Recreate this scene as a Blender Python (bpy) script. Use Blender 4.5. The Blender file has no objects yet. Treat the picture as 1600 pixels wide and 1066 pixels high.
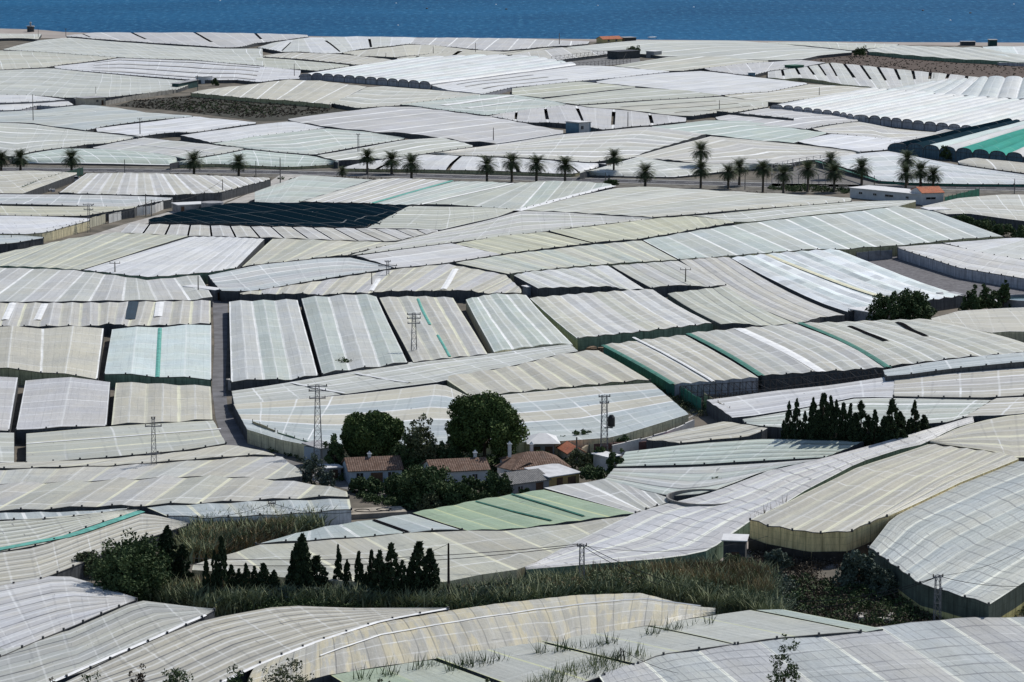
import bpy, bmesh, math, random
from mathutils import Vector, Matrix
R=math.radians
random.seed(7)
S=bpy.context.scene
COL=S.collection
# ------------------------------------------------------------------ camera model (metres)
CH=105.0; F=5000.0; PITCH=math.atan(778/5000)
cp,sp=math.cos(PITCH),math.sin(PITCH)
HILLS=[(108,560,48,75,9.0),(60,610,60,60,2.5),(-20,405,70,30,1.5),(150,430,60,50,2.0)]
def H(x,y):
    z=0.0
    for (cx,cy,sx,sy,a) in HILLS:
        q=((x-cx)/sx)**2+((y-cy)/sy)**2
        if q<20: z+=a*math.exp(-q/2)
    return z
def ray(X,Y):
    a=(X-800)/F; b=(Y-533)/F
    return Vector((a, cp-b*sp, -sp-b*cp))
def un(X,Y,h=0.0):
    d=ray(X,Y); z=h
    for _ in range(40):
        t=(z-CH)/d.z
        z2=H(d.x*t,d.y*t)+h
        if abs(z2-z)<.003: break
        z=z2
    return Vector((d.x*t,d.y*t,z))
def place(bx,by,ty=None):
    p=un(bx,by)
    if ty is None: return p
    d=ray(bx,ty); t=p.y/d.y
    return p,(CH+d.z*t)-p.z
def mpp(p): return p.y/F*1.0         # metres per reference pixel
def P(s):
    out=[]
    for w in s.split():
        a,b=w.split(','); a=float(a); b=float(b)
        if a==0: a=-75
        if a==1600: a=1680
        out.append((a,b))
    return out
# ------------------------------------------------------------------ object helpers
def link(o,parent=None):
    COL.objects.link(o)
    if parent is not None: o.parent=parent
    return o
def tag(o,label=None,cat=None,group=None,kind=None):
    if label: o['label']=label
    if cat: o['category']=cat
    if group: o['group']=group
    if kind: o['kind']=kind
    return o
def empty(name,loc,rz=0,label=None,cat=None,group=None):
    o=bpy.data.objects.new(name,None); o.empty_display_size=.5
    o.location=loc; o.rotation_euler=(0,0,rz); link(o)
    return tag(o,label,cat,group)
class MB:
    def __init__(s): s.v=[]; s.f=[]; s.m=[]; s.uv=None
    def quad(s,a,b,c,d,m=0):
        n=len(s.v); s.v+=[tuple(a),tuple(b),tuple(c),tuple(d)]; s.f.append((n,n+1,n+2,n+3)); s.m.append(m)
    def tri(s,a,b,c,m=0):
        n=len(s.v); s.v+=[tuple(a),tuple(b),tuple(c)]; s.f.append((n,n+1,n+2)); s.m.append(m)
    def poly(s,pts,m=0):
        n=len(s.v); s.v+=[tuple(p) for p in pts]; s.f.append(tuple(range(n,n+len(pts)))); s.m.append(m)
    def box(s,c,sz,rz=0,m=0,bev=0):
        cx,cy,cz=c; hx,hy,hz=sz[0]/2,sz[1]/2,sz[2]/2
        co,si=math.cos(rz),math.sin(rz); n=len(s.v)
        for dz in (-hz,hz):
            for (dx,dy) in ((-hx,-hy),(hx,-hy),(hx,hy),(-hx,hy)):
                s.v.append((cx+dx*co-dy*si, cy+dx*si+dy*co, cz+dz))
        for q in ((3,2,1,0),(4,5,6,7),(0,1,5,4),(1,2,6,5),(2,3,7,6),(3,0,4,7)):
            s.f.append(tuple(n+i for i in q)); s.m.append(m)
    def tube(s,pts,r,k=6,m=0,cap=True):
        pts=[Vector(p) for p in pts]
        if not hasattr(r,'__len__'): r=[r]*len(pts)
        n0=len(s.v)
        for i,p in enumerate(pts):
            if i==0: d=pts[1]-p
            elif i==len(pts)-1: d=p-pts[i-1]
            else: d=pts[i+1]-pts[i-1]
            d.normalize()
            a=Vector((0,0,1)) if abs(d.z)<.9 else Vector((1,0,0))
            x=d.cross(a).normalized(); y=d.cross(x)
            for j in range(k):
                t=2*math.pi*j/k; q=p+(x*math.cos(t)+y*math.sin(t))*r[i]
                s.v.append(tuple(q))
        for i in range(len(pts)-1):
            for j in range(k):
                a=n0+i*k+j; b=n0+i*k+(j+1)%k
                s.f.append((a,b,b+k,a+k)); s.m.append(m)
        if cap:
            s.f.append(tuple(n0+j for j in range(k))); s.m.append(m)
            s.f.append(tuple(n0+(len(pts)-1)*k+j for j in range(k-1,-1,-1))); s.m.append(m)
    def build(s,name,mats,parent=None,smooth=False,loc=None):
        me=bpy.data.meshes.new(name); me.from_pydata(s.v,[],s.f)
        if not isinstance(mats,(list,tuple)): mats=[mats]
        for m in mats: me.materials.append(m)
        if len(mats)>1: me.polygons.foreach_set('material_index',s.m)
        if smooth: me.polygons.foreach_set('use_smooth',[True]*len(me.polygons))
        me.update()
        o=bpy.data.objects.new(name,me)
        if loc is not None: o.location=loc
        return link(o,parent)
def copy_tree(o,loc,rz=0,sc=None,label=None):
    r=o.copy(); COL.objects.link(r); r.location=loc; r.rotation_euler=(0,0,rz)
    if sc: r.scale=sc
    if label: r['label']=label
    for ch in list(o.children):
        c=ch.copy(); COL.objects.link(c); c.parent=r
        for g in list(ch.children):
            d=g.copy(); COL.objects.link(d); d.parent=c
    return r
# ------------------------------------------------------------------ materials
class NT:
    def __init__(s,nt): s.t=nt
    def n(s,ty,**k):
        x=s.t.nodes.new(ty)
        for a,b in k.items(): setattr(x,a,b)
        return x
    def l(s,a,b): s.t.links.new(a,b)
    def math(s,op,a,b=None,c=None,clamp=False):
        x=s.n('ShaderNodeMath',operation=op,use_clamp=clamp)
        for i,q in enumerate((a,b,c)):
            if q is None: continue
            if isinstance(q,(int,float)): x.inputs[i].default_value=q
            else: s.l(q,x.inputs[i])
        return x.outputs[0]
    def maprange(s,v,a,b,c,d,interp='SMOOTHSTEP'):
        x=s.n('ShaderNodeMapRange',interpolation_type=interp)
        for i,q in zip((0,1,2,3,4),(v,a,b,c,d)):
            if isinstance(q,(int,float)): x.inputs[i].default_value=q
            else: s.l(q,x.inputs[i])
        return x.outputs[0]
    def mix(s,f,a,b,mode='MIX'):
        x=s.n('ShaderNodeMix',data_type='RGBA',blend_type=mode)
        for i,q in ((0,f),(6,a),(7,b)):
            if isinstance(q,(int,float)): x.inputs[i].default_value=q
            elif isinstance(q,tuple): x.inputs[i].default_value=(*q[:3],1)
            else: s.l(q,x.inputs[i])
        return x.outputs[2]
    def noise(s,vec,scale,detail=3,rough=.55,out=0):
        x=s.n('ShaderNodeTexNoise'); x.inputs['Scale'].default_value=scale
        x.inputs['Detail'].default_value=detail; x.inputs['Roughness'].default_value=rough
        if vec is not None: s.l(vec,x.inputs['Vector'])
        return x.outputs[out]
    def vec(s,a,b,c=0):
        x=s.n('ShaderNodeCombineXYZ')
        for i,q in enumerate((a,b,c)):
            if isinstance(q,(int,float)): x.inputs[i].default_value=q
            else: s.l(q,x.inputs[i])
        return x.outputs[0]
def newmat(name):
    m=bpy.data.materials.new(name); m.use_nodes=True
    b=m.node_tree.nodes['Principled BSDF']
    return m,NT(m.node_tree),b
MC={}
def mat(name,col,rough=.8,var=.25,scale=.6,col2=None,bump=0,spec=.3,metal=0,streak=None,coord='Object'):
    if name in MC: return MC[name]
    m,N,b=newmat(name)
    tc=N.n('ShaderNodeTexCoord').outputs[coord]
    v=tc
    if streak:
        mp=N.n('ShaderNodeMapping'); mp.inputs['Scale'].default_value=streak; N.l(tc,mp.inputs[0]); v=mp.outputs[0]
    f=N.noise(v,scale,4,.6)
    f2=N.maprange(f,.3,.7,0,1)
    c2=col2 or tuple(c*(1-var) for c in col)
    c=N.mix(f2,tuple(min(1,q*(1+var*.5)) for q in col),c2)
    N.l(c,b.inputs['Base Color'])
    b.inputs['Roughness'].default_value=rough
    b.inputs['Specular IOR Level'].default_value=spec
    b.inputs['Metallic'].default_value=metal
    if bump:
        bp=N.n('ShaderNodeBump'); bp.inputs['Strength'].default_value=bump; bp.inputs['Distance'].default_value=.1
        N.l(N.noise(v,scale*6,4,.6),bp.inputs['Height']); N.l(bp.outputs[0],b.inputs['Normal'])
    MC[name]=m; return m
# film node group --------------------------------------------------
def film_group():
    g=bpy.data.node_groups.new('film','ShaderNodeTree')
    I=g.interface
    I.new_socket('Seam',in_out='INPUT',socket_type='NodeSocketColor')
    for nm in ('SeamW','SeamA','Ridge','WireS','WireA','WireB','CrossP','CrossA','Patch','Yel','Seed'):
        I.new_socket(nm,in_out='INPUT',socket_type='NodeSocketFloat')
    I.new_socket('Color',in_out='OUTPUT',socket_type='NodeSocketColor')
    I.new_socket('Bump',in_out='OUTPUT',socket_type='NodeSocketFloat')
    N=NT(g); gi=N.n('NodeGroupInput').outputs; go=N.n('NodeGroupOutput')
    uvn=N.n('ShaderNodeUVMap'); uvn.uv_map='uv'
    sx=N.n('ShaderNodeSeparateXYZ'); N.l(uvn.outputs[0],sx.inputs[0]); u,v=sx.outputs[0],sx.outputs[1]
    at=N.n('ShaderNodeAttribute'); at.attribute_name='film'
    base=at.outputs['Color']; sw=N.math('MULTIPLY',at.outputs['Alpha'],100.0)   # strip width, metres
    seed=gi['Seed']; M=lambda o,a,b=None,c=None:N.math(o,a,b,c)
    gv=N.n('ShaderNodeTexCoord').outputs['Object']
    um0=M('MULTIPLY',u,sw)
    wob=M('DIVIDE',M('MULTIPLY',M('SUBTRACT',N.noise(N.vec(M('ADD',u,seed),M('MULTIPLY',v,.05)),1.3,2),.5),.5),sw)
    uu=M('ADD',u,wob)
    fu=M('FRACT',uu); du=M('MULTIPLY',M('MINIMUM',fu,M('SUBTRACT',1.0,fu)),sw)
    seam=N.maprange(du,M('MULTIPLY',gi['SeamW'],.3),gi['SeamW'],1,0)
    idx=M('ROUND',uu)
    wn=N.n('ShaderNodeTexWhiteNoise',noise_dimensions='2D'); N.l(N.vec(idx,seed),wn.inputs['Vector'])
    br=N.maprange(N.noise(N.vec(M('MULTIPLY',idx,7.37),M('MULTIPLY',v,.09),seed),1.0,4,.7),.3,.6,.45,1)
    sa=M('MULTIPLY',M('MULTIPLY',seam,br),M('MULTIPLY',gi['SeamA'],N.maprange(wn.outputs[0],0,1,.35,1.25,'LINEAR')))
    dr=M('MULTIPLY',M('ABSOLUTE',M('SUBTRACT',fu,.5)),sw)
    rid=M('MULTIPLY',M('MULTIPLY',N.maprange(dr,.10,.30,1,0),br),gi['Ridge'])
    # dark support wires along and across
    nw=M('MAXIMUM',M('ROUND',M('DIVIDE',sw,gi['WireS'])),1.0)
    fw=M('FRACT',M('MULTIPLY',uu,nw)); dw=M('MULTIPLY',M('DIVIDE',M('MINIMUM',fw,M('SUBTRACT',1.0,fw)),nw),sw)
    wbr=N.maprange(N.noise(N.vec(M('MULTIPLY',M('ROUND',M('MULTIPLY',uu,nw)),5.71),M('MULTIPLY',v,.07),seed),1.4,3,.7),.36,.6,.15,1)
    wire=M('MULTIPLY',M('MULTIPLY',N.maprange(dw,.05,.12,1,0),gi['WireA']),wbr)
    w3=M('MULTIPLY',gi['WireS'],3.2); fd=M('FRACT',M('DIVIDE',v,w3)); dd=M('MULTIPLY',M('MINIMUM',fd,M('SUBTRACT',1.0,fd)),w3)
    wbr2=N.maprange(N.noise(N.vec(M('MULTIPLY',M('ROUND',M('DIVIDE',v,w3)),5.71),M('MULTIPLY',M('MULTIPLY',u,sw),.08),seed),1.4,3,.7),.36,.6,.1,1)
    wire2=M('MULTIPLY',M('MULTIPLY',N.maprange(dd,.12,.32,1,0),gi['WireB']),wbr2)
    # cross seams
    iu=M('FLOOR',M('MULTIPLY',uu,2.0))
    wv=M('ADD',M('DIVIDE',v,gi['CrossP']),M('MULTIPLY',N.noise(N.vec(M('MULTIPLY',um0,.02),seed,0),1.0,1),.5))
    fc=M('FRACT',wv); dc=M('MULTIPLY',M('MINIMUM',fc,M('SUBTRACT',1.0,fc)),gi['CrossP'])
    wn2=N.n('ShaderNodeTexWhiteNoise',noise_dimensions='3D'); N.l(N.vec(M('FLOOR',M('ADD',uu,.5)),M('ROUND',wv),seed),wn2.inputs['Vector'])
    wl=N.n('ShaderNodeTexWhiteNoise',noise_dimensions='2D'); N.l(N.vec(M('ROUND',wv),seed),wl.inputs['Vector'])
    cx=M('MULTIPLY',N.maprange(wn2.outputs[0],0,1,.3,1,'LINEAR'),N.maprange(wl.outputs[0],0,1,.3,1.2,'LINEAR'))
    cross=M('MULTIPLY',M('MULTIPLY',N.maprange(dc,.10,.28,1,0),gi['CrossA']),cx)
    wn3=N.n('ShaderNodeTexWhiteNoise',noise_dimensions='3D'); N.l(N.vec(iu,M('FLOOR',wv),seed),wn3.inputs['Vector'])
    wn4=N.n('ShaderNodeTexWhiteNoise',noise_dimensions='2D'); N.l(N.vec(iu,M('ADD',seed,3.3)),wn4.inputs['Vector'])
    pa=M('MULTIPLY',M('SUBTRACT',M('ADD',wn3.outputs[0],M('MULTIPLY',wn4.outputs[0],1.0)),1.0),gi['Patch'])
    # dust, streaks along the film, fine mottling
    um=M('MULTIPLY',u,sw)
    d1=N.noise(gv,.045,5,.65); d2=N.noise(N.vec(um,M('MULTIPLY',v,.06),seed),.9,5,.7)
    d3=N.noise(gv,1.6,4,.75); d4=N.noise(N.vec(M('MULTIPLY',um,.12),v,seed),.8,4,.7)
    k=M('ADD',1.0,pa)
    for d,w in ((d1,.44),(d2,.42),(d3,.42),(d4,.06)): k=M('ADD',k,M('MULTIPLY',M('SUBTRACT',d,.5),w))
    vm=N.n('ShaderNodeVectorMath',operation='SCALE'); N.l(base,vm.inputs[0]); N.l(k,vm.inputs['Scale'])
    tint=N.mix(N.maprange(N.noise(gv,.07,4,.6),.38,.65,0,.5),(1,1,1),(1.0,.965,.86))
    c=N.mix(1.0,vm.outputs[0],tint,'MULTIPLY')
    # yellowed sheets
    yb=N.maprange(N.noise(N.vec(M('MULTIPLY',uu,1.7),M('MULTIPLY',v,.10),seed),1.0,3,.6),.46,.58,0,1)
    c=N.mix(M('MULTIPLY',M('MULTIPLY',yb,gi['Yel']),N.maprange(d2,.35,.6,.5,1)),c,(.56,.49,.31))
    c=N.mix(N.math('MULTIPLY',cross,1.0,clamp=True),c,(.80,.81,.80))
    c=N.mix(N.math('MULTIPLY',rid,1.0,clamp=True),c,(.80,.81,.79))
    c=N.mix(N.math('MULTIPLY',sa,1.0,clamp=True),c,gi['Seam'])
    c=N.mix(N.math('MAXIMUM',wire,wire2,clamp=True),c,(.10,.10,.11))
    sp_=N.maprange(N.noise(gv,.55,4,.75),.71,.74,0,.6)
    c=N.mix(sp_,c,(.83,.83,.82))
    dash=M('MULTIPLY',N.maprange(N.noise(N.vec(M('MULTIPLY',um,.25),M('MULTIPLY',v,1.6),M('ADD',seed,5)),1.0,2,.5),.72,.75,0,1),.6)
    c=N.mix(dash,c,(.12,.12,.12))
    hole=N.maprange(N.noise(gv,.42,3,.6),.255,.24,0,.75)
    c=N.mix(hole,c,(.08,.08,.085))
    N.l(c,go.inputs['Color'])
    N.l(M('ADD',N.noise(N.vec(um,M('MULTIPLY',v,.5),seed),1.0,4,.7),M('MULTIPLY',wire,-.3)),go.inputs['Bump'])
    return g
FG=film_group()
# seam colour, seam width m, seam amount, ridge, wire spacing m, wires along, wires across, cross period, cross amount, patch, yellowed
ST={'fine':((.86,.86,.86),.40,.85,.55,1.6,.20,.18,7.0,.85,.13,.08),
    'band':((.76,.74,.54),.48,.80,.35,1.5,.22,.18,9.0,.55,.13,.16),
    'seam':((.90,.90,.87),.44,1.0,.50,1.6,.20,.18,11.,.75,.11,.10),
    'line':((.10,.10,.10),.26,.85,.50,2.0,.20,.22,5.0,.40,.12,.16),
    'flat':((.62,.64,.34),.30,.75,.0,1.2,.20,.14,7.0,.22,.09,.05),
    'grid':((.84,.85,.74),.36,1.0,.12,1.1,.45,.58,9.0,.28,.09,.08),
    'cross':((.86,.86,.84),.30,.75,.35,1.6,.16,.14,6.5,1.1,.12,.10),
    'check':((.92,.93,.94),.45,.80,.45,2.0,.10,.08,8.0,.95,.42,.0),
    'net':((.75,.78,.78),.12,.20,.0,3,.05,.05,19.,.30,.14,.0),
    'aged':((.10,.10,.10),.14,.55,.10,1.5,.12,.0,4.4,.55,.10,.72),
    'bright':((.95,.95,.96),.35,.55,.40,1.8,.18,.16,8.0,.55,.11,.0)}
def film_mat(style,fw=1.0,fs=1.0,suffix=''):
    m,N,b=newmat('greenhouse_film_'+style+suffix)
    q=N.n('ShaderNodeGroup'); q.node_tree=FG
    s=ST[style]
    q.inputs['Seam'].default_value=(*s[0],1)
    for nm,val in zip(('SeamW','SeamA','Ridge','WireS','WireA','WireB','CrossP','CrossA','Patch','Yel'),s[1:]): q.inputs[nm].default_value=val*(fw if nm=='SeamW' else fs if nm=='WireS' else 1)
    oi=N.n('ShaderNodeObjectInfo'); N.l(N.math('MULTIPLY',oi.outputs['Random'],91.0),q.inputs['Seed'])
    N.l(q.outputs['Color'],b.inputs['Base Color'])
    bp=N.n('ShaderNodeBump'); bp.inputs['Strength'].default_value=.55; bp.inputs['Distance'].default_value=.14
    N.l(q.outputs['Bump'],bp.inputs['Height']); N.l(bp.outputs[0],b.inputs['Normal'])
    b.inputs['Roughness'].default_value=.5 if style!='net' else .9
    b.inputs['Specular IOR Level'].default_value=.25 if style!='net' else .0
    return m
FM={k:film_mat(k) for k in ST}
FMH={k:film_mat(k,2.8,3.0,'_wide_overlap') for k in ST}   # far plots: broad doubled overlaps between sheets
FMV={k:film_mat(k,1.6,2.0,'_overlap') for k in ST}
FMM={k:film_mat(k,1.5,1.4,'_lap') for k in ST}
PAL={'c':(.475,.50,.485),'t':(.41,.50,.485),'l':(.49,.49,.53),'m':(.515,.50,.44),'s':(.43,.45,.40),
     'y':(.45,.46,.35),'w':(.58,.585,.59),'b':(.42,.485,.53),'g':(.36,.37,.385),'n':(.0035,.012,.020),
     'e':(.46,.445,.40),'v':(.32,.42,.29),'k':(.07,.31,.26),'p':(.60,.61,.64),'i':(.56,.64,.63),'d':(.015,.035,.05),'G':(.03,.16,.11)}
_m=[sum(PAL[k][i] for k in 'ctlmsybe')/8 for i in range(3)]
for _k in 'ctlmsybeg': PAL[_k]=tuple((PAL[_k][i]*.82+_m[i]*.18)*(.965,.945,.90)[i] for i in range(3))
def wall_mat(name,col,post=.5,low=None,hl=1.5):
    m,N,b=newmat('wall_'+name)
    uvn=N.n('ShaderNodeUVMap'); uvn.uv_map='uv'
    sx=N.n('ShaderNodeSeparateXYZ'); N.l(uvn.outputs[0],sx.inputs[0]); u,v=sx.outputs[0],sx.outputs[1]
    f=N.math('FRACT',N.math('MULTIPLY',u,.4)); d=N.math('MINIMUM',f,N.math('SUBTRACT',1.0,f))
    post_=N.math('MULTIPLY',N.maprange(d,.02,.06,1,0),post)
    fh=N.math('FRACT',N.math('MULTIPLY',v,1.01)); dh=N.math('MINIMUM',fh,N.math('SUBTRACT',1.0,fh))
    hz=N.math('MULTIPLY',N.maprange(dh,.02,.06,1,0),post*.5)
    nz=N.noise(N.vec(N.math('MULTIPLY',u,1.3),N.math('MULTIPLY',v,.3)),1,4,.65)
    k=N.maprange(nz,.3,.7,.6,1.3,'LINEAR')
    vm=N.n('ShaderNodeVectorMath',operation='SCALE'); vm.inputs[0].default_value=col
    if low: N.l(N.mix(N.maprange(N.math('ADD',v,N.math('MULTIPLY',N.noise(N.vec(u,0),.08,2),.6)),hl+.25,hl+.35,0,1),low,col),vm.inputs[0])
    N.l(k,vm.inputs['Scale'])
    c=N.mix(N.math('MAXIMUM',post_,hz),vm.outputs[0],tuple(q*.3 for q in col))
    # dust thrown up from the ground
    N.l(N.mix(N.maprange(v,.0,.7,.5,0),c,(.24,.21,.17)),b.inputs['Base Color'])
    b.inputs['Roughness'].default_value=.85; b.inputs['Specular IOR Level'].default_value=.1
    return m
WM={'N':wall_mat('backlit_tan_netting',(.85,.66,.34)),'T':wall_mat('two_tone_netting',(.10,.12,.10),.5,(.62,.54,.24),1.6),'d':wall_mat('shade_dark_netting',(.10,.105,.11)),'g':wall_mat('grey_netting',(.42,.42,.45)),  # dark netting has its shade put into the colour, tan the light shining through
    'G':wall_mat('green_netting',(.05,.19,.145)),'o':wall_mat('olive_netting',(.42,.40,.24)),
    'c':wall_mat('cream_plastic',(.72,.64,.42)),'w':wall_mat('white_plastic',(.75,.75,.74),.35),
    'v':wall_mat('sage_netting',(.20,.28,.20)),'b':wall_mat('blue_plastic',(.10,.16,.20))}
NSM={'k':mat('teal_netting',(.10,.36,.30),.7,.35,.8),'w':mat('white_strip',(.78,.78,.77),.6,.15,.5),
     'G':mat('green_netting_strip',(.035,.17,.13),.8,.4,.8),'y':mat('yellowed_strip',(.68,.65,.46),.6,.2,.4),
     'd':mat('slot_shade_and_black_seam',(.012,.012,.014),1,.2,.5,spec=0),'n':mat('navy_netting',(.012,.035,.058),.9,.2,.5)}  # black strips: shade of open roof slots put into colour, plus a black seam
# ------------------------------------------------------------------ greenhouses
POLYS=[]
def dist(a,b): return math.hypot(a[0]-b[0],a[1]-b[1])
def corner(pts):
    a,b=pts[0],pts[-1]; L=dist(a,b) or 1; best=(0,None)
    for i,p in enumerate(pts[1:-1],1):
        d=abs((b[0]-a[0])*(a[1]-p[1])-(a[0]-p[0])*(b[1]-a[1]))/L
        if d>best[0]: best=(d,i)
    return best
def S_(pts): return ' '.join('%.2f,%.2f'%p for p in pts)
def diamond(far,near):
    """plots seen corner-on: returns their four true edges"""
    f,n=P(far),P(near)
    if dist(f[0],n[0])>16 or dist(f[-1],n[-1])>16: return None
    (df,i),(dn,j)=corner(f),corner(n)
    if df<4.5 or dn<3 or i is None or j is None: return None
    return S_(f[:i+1]),S_(n[j:]),S_(n[:j+1] if dist(f[0],n[0])<.1 else [f[0]]+n[:j+1]),S_(f[i:]+[n[-1]])
def snap(i,far,near):
    pts=P(near); out=[]
    for a,b in zip(pts[:-1],pts[1:]):
        k=max(1,int(abs(b[0]-a[0])/25)); out+=[(a[0]+(b[0]-a[0])*j/k,a[1]+(b[1]-a[1])*j/k) for j in range(k)]
    out.append(pts[-1]); res=[]
    for q,(x,y) in enumerate(out):
        best=99
        for j,pl in enumerate(POLYS):
            if j==i: continue
            n=len(pl)
            for m in range(n):
                (x0,y0),(x1,y1)=pl[m],pl[(m+1)%n]
                if (x0<=x)!=(x1<=x):
                    yy=y0+(y1-y0)*(x-x0)/(x1-x0)
                    if -1<yy-y<best: best=yy-y
        g=1.6 if y<300 else 2.2
        if g<best<(6.5 if y<300 else 8): y+=(best-g)
        res.append('%.2f,%.2f'%(x,y))
    return ' '.join(res)
def plen(pts): return sum((pts[i+1]-pts[i]).length for i in range(len(pts)-1))
def resample(pts,ss):
    L=[0]
    for i in range(len(pts)-1): L.append(L[-1]+(pts[i+1]-pts[i]).length)
    T=L[-1] or 1; out=[]; i=0
    for s in ss:
        q=s*T
        while i<len(pts)-2 and L[i+1]<q: i+=1
        d=L[i+1]-L[i]; out.append(pts[i].lerp(pts[i+1],(q-L[i])/d if d else 0))
    return out
GN=0
def G(far,near,mode,n,pal,style,amp,label,rh=2.9,wall='d',fw=None,gap=None,prof='gable',strips=(),hoops=False,sag=.16,fmy=500,hump=0,ampk=.30,nh=None,dim=1.0,left=None,right=None,ret=0,cat='greenhouse',grp='plastic greenhouses covering the plain'):
    global GN
    GN+=1; rnd=random.Random(GN*31+5); amp=amp*(ampk if prof=='gable' else 1)
    rh=rh+rnd.uniform(-.12,.12)
    fp=[un(x,y,rh) for x,y in P(far)]; nh=rh if nh is None else nh; npt=[un(x,y,nh) for x,y in P(near)]
    # column parameters across strips
    sub=(0,.25,.5,.75) if prof=='gable' else (0,.08,.2,.35,.5,.65,.8,.92)
    us=[]
    for i in range(n):
        for f in sub: us.append(i+f)
    us.append(n)
    gw=gap[0] if gap else 0
    if gap:
        us=sorted(set([x for x in us if not (abs(x-round(x))<1e-6 and 0<round(x)<n)]+[i-gw for i in range(1,n)]+[i+gw for i in range(1,n)]))
    La=(plen(fp)+plen(npt))/2; Lb=sum((a_-b_).length for a_,b_ in zip(resample(fp,[.1,.3,.5,.7,.9]),resample(npt,[.1,.3,.5,.7,.9])))/5
    Lv=Lb if mode=='v' else La; SPW=(La if mode=='v' else Lb)/n/100.0
    nv=max(8,min(34,int(Lv/4)))
    vs=[i/nv for i in range(nv+1)]
    if mode=='v': ss=[x/n for x in us]; ts=vs
    else: ss=vs; ts=[x/n for x in us]
    FS=resample(fp,ss); NS_=resample(npt,ss)
    LS=RS=None
    if left:
        q=[un(x,y,rh) for x,y in P(left)]; q[0]=fp[0]; q[-1]=npt[0]; LS=resample(q,ts)
    if right:
        q=[un(x,y,rh) for x,y in P(right)]; q[0]=fp[-1]; q[-1]=npt[-1]; RS=resample(q,ts)
    def pf(u):
        f=u-math.floor(u)
        if prof=='gable': return 1-abs(2*f-1)
        if prof=='hump': w=u/n; return math.sin(math.pi*w)**.8
        if prof=='saw': return f
        return math.sqrt(max(0,1-(2*f-1)**2))
    cx=sum(p.x for p in fp+npt)/len(fp+npt); cy=sum(p.y for p in fp+npt)/len(fp+npt)
    base=Vector((cx,cy,H(cx,cy)))
    verts=[];uv=[]
    ph=[rnd.uniform(0,6.28) for _ in range(6)]
    sgn=[rnd.uniform(-.12,.12) for _ in range(n+2)]
    for j,t in enumerate(ts):
        for i,s in enumerate(ss):
            p=FS[i].lerp(NS_[i],t)
            if LS: p=p+(LS[j]-fp[0].lerp(npt[0],t))*(1-s)
            if RS: p=p+(RS[j]-fp[-1].lerp(npt[-1],t))*s
            u=(s if mode=='v' else t)*n; v=(t if mode=='v' else s)*Lv
            tt=t**5; z=H(p.x,p.y)+rh+(nh-rh)*tt+amp*pf(u)*(1-.6*tt*(nh<rh-.5))
            z+=sag*(math.sin(p.x*.11+ph[0])*math.sin(p.y*.06+ph[1])+.15*math.sin(v*.35+ph[2]+u*2.1))
            z+=sgn[int(min(n,round(u)))]*.3+(hump*math.sin(math.pi*min(1,max(0,t)))**.7 if hump else 0)
            verts.append((p.x-base.x,p.y-base.y,z-base.z)); uv.append((u,v))
    W=len(ss); faces=[];cols=[]
    mean=[sum(PAL[q][i] for q in pal)/len(pal) for i in range(3)]; own=1 if (set(pal)&set('nkdG') or pal in('mbmbb','mle')) else .65 if pal in('ymwp','sw') else .45
    jit=[rnd.uniform(.975,1.025) for _ in range(n*2+2)]
    for j in range(len(ts)-1):
        for i in range(W-1):
            um=((ss[i]+ss[i+1])/2 if mode=='v' else (ts[j]+ts[j+1])/2)*n
            vm=(ts[j] if mode=='v' else ss[i])
            if gap:
                k=round(um)
                if abs(um-k)<gw and 0<k<n and k%gap[1]==gap[4]%gap[1] and gap[2]<=vm<=gap[3]: continue
            faces.append((j*W+i,j*W+i+1,(j+1)*W+i+1,(j+1)*W+i))
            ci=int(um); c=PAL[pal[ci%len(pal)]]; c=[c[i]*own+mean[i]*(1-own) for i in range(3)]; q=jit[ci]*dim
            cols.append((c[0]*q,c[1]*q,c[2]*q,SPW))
    root=empty('greenhouse',base,0,label,cat,grp)
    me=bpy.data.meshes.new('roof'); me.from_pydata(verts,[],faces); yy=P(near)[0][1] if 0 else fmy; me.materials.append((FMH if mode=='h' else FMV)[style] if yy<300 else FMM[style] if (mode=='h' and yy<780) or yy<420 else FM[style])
    ul=me.uv_layers.new(name='uv'); ca=me.color_attributes.new('film','FLOAT_COLOR','CORNER')
    fu=[];fc=[]
    for f,c in zip(faces,cols):
        for ix in f: fu+=uv[ix]; fc+=c
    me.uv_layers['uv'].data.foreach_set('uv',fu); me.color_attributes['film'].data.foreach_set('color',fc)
    if prof!='gable': me.polygons.foreach_set('use_smooth',[True]*len(me.polygons))
    me.update(); link(bpy.data.objects.new('roof',me),root)
    # walls
    TT=len(ts)
    def wallmesh(chains,m,name):
        v=[];f=[];uvw=[]
        for ch in chains:
            d=0; prev=None
            for ix in ch:
                x,y,z=verts[ix]; g=H(x+base.x,y+base.y)-base.z
                if prev: d+=math.hypot(x-prev[0],y-prev[1])
                k=len(v); v+=[(x,y,g-.3),(x,y,z-.02)]; uvw+=[(d,0),(d,z-g)]
                if prev: f.append((k-2,k,k+1,k-1))
                prev=(x,y)
        mm=bpy.data.meshes.new(name); mm.from_pydata(v,[],f); mm.materials.append(m)
        l=mm.uv_layers.new(name='uv'); l.data.foreach_set('uv',[q for ff in f for ix in ff for q in uvw[ix]])
        mm.update(); return link(bpy.data.objects.new(name,mm),root)
    nearc=[(TT-1)*W+i for i in range(W)]; farc=list(range(W)); lc=[j*W for j in range(TT)]; rc=[j*W+W-1 for j in range(TT)]
    if fw: wallmesh([nearc],WM[fw],'front_wall'); wallmesh([farc,lc,rc],WM[wall],'side_wall')
    else: wallmesh([farc,lc,nearc,rc],WM[wall],'side_wall')
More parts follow.
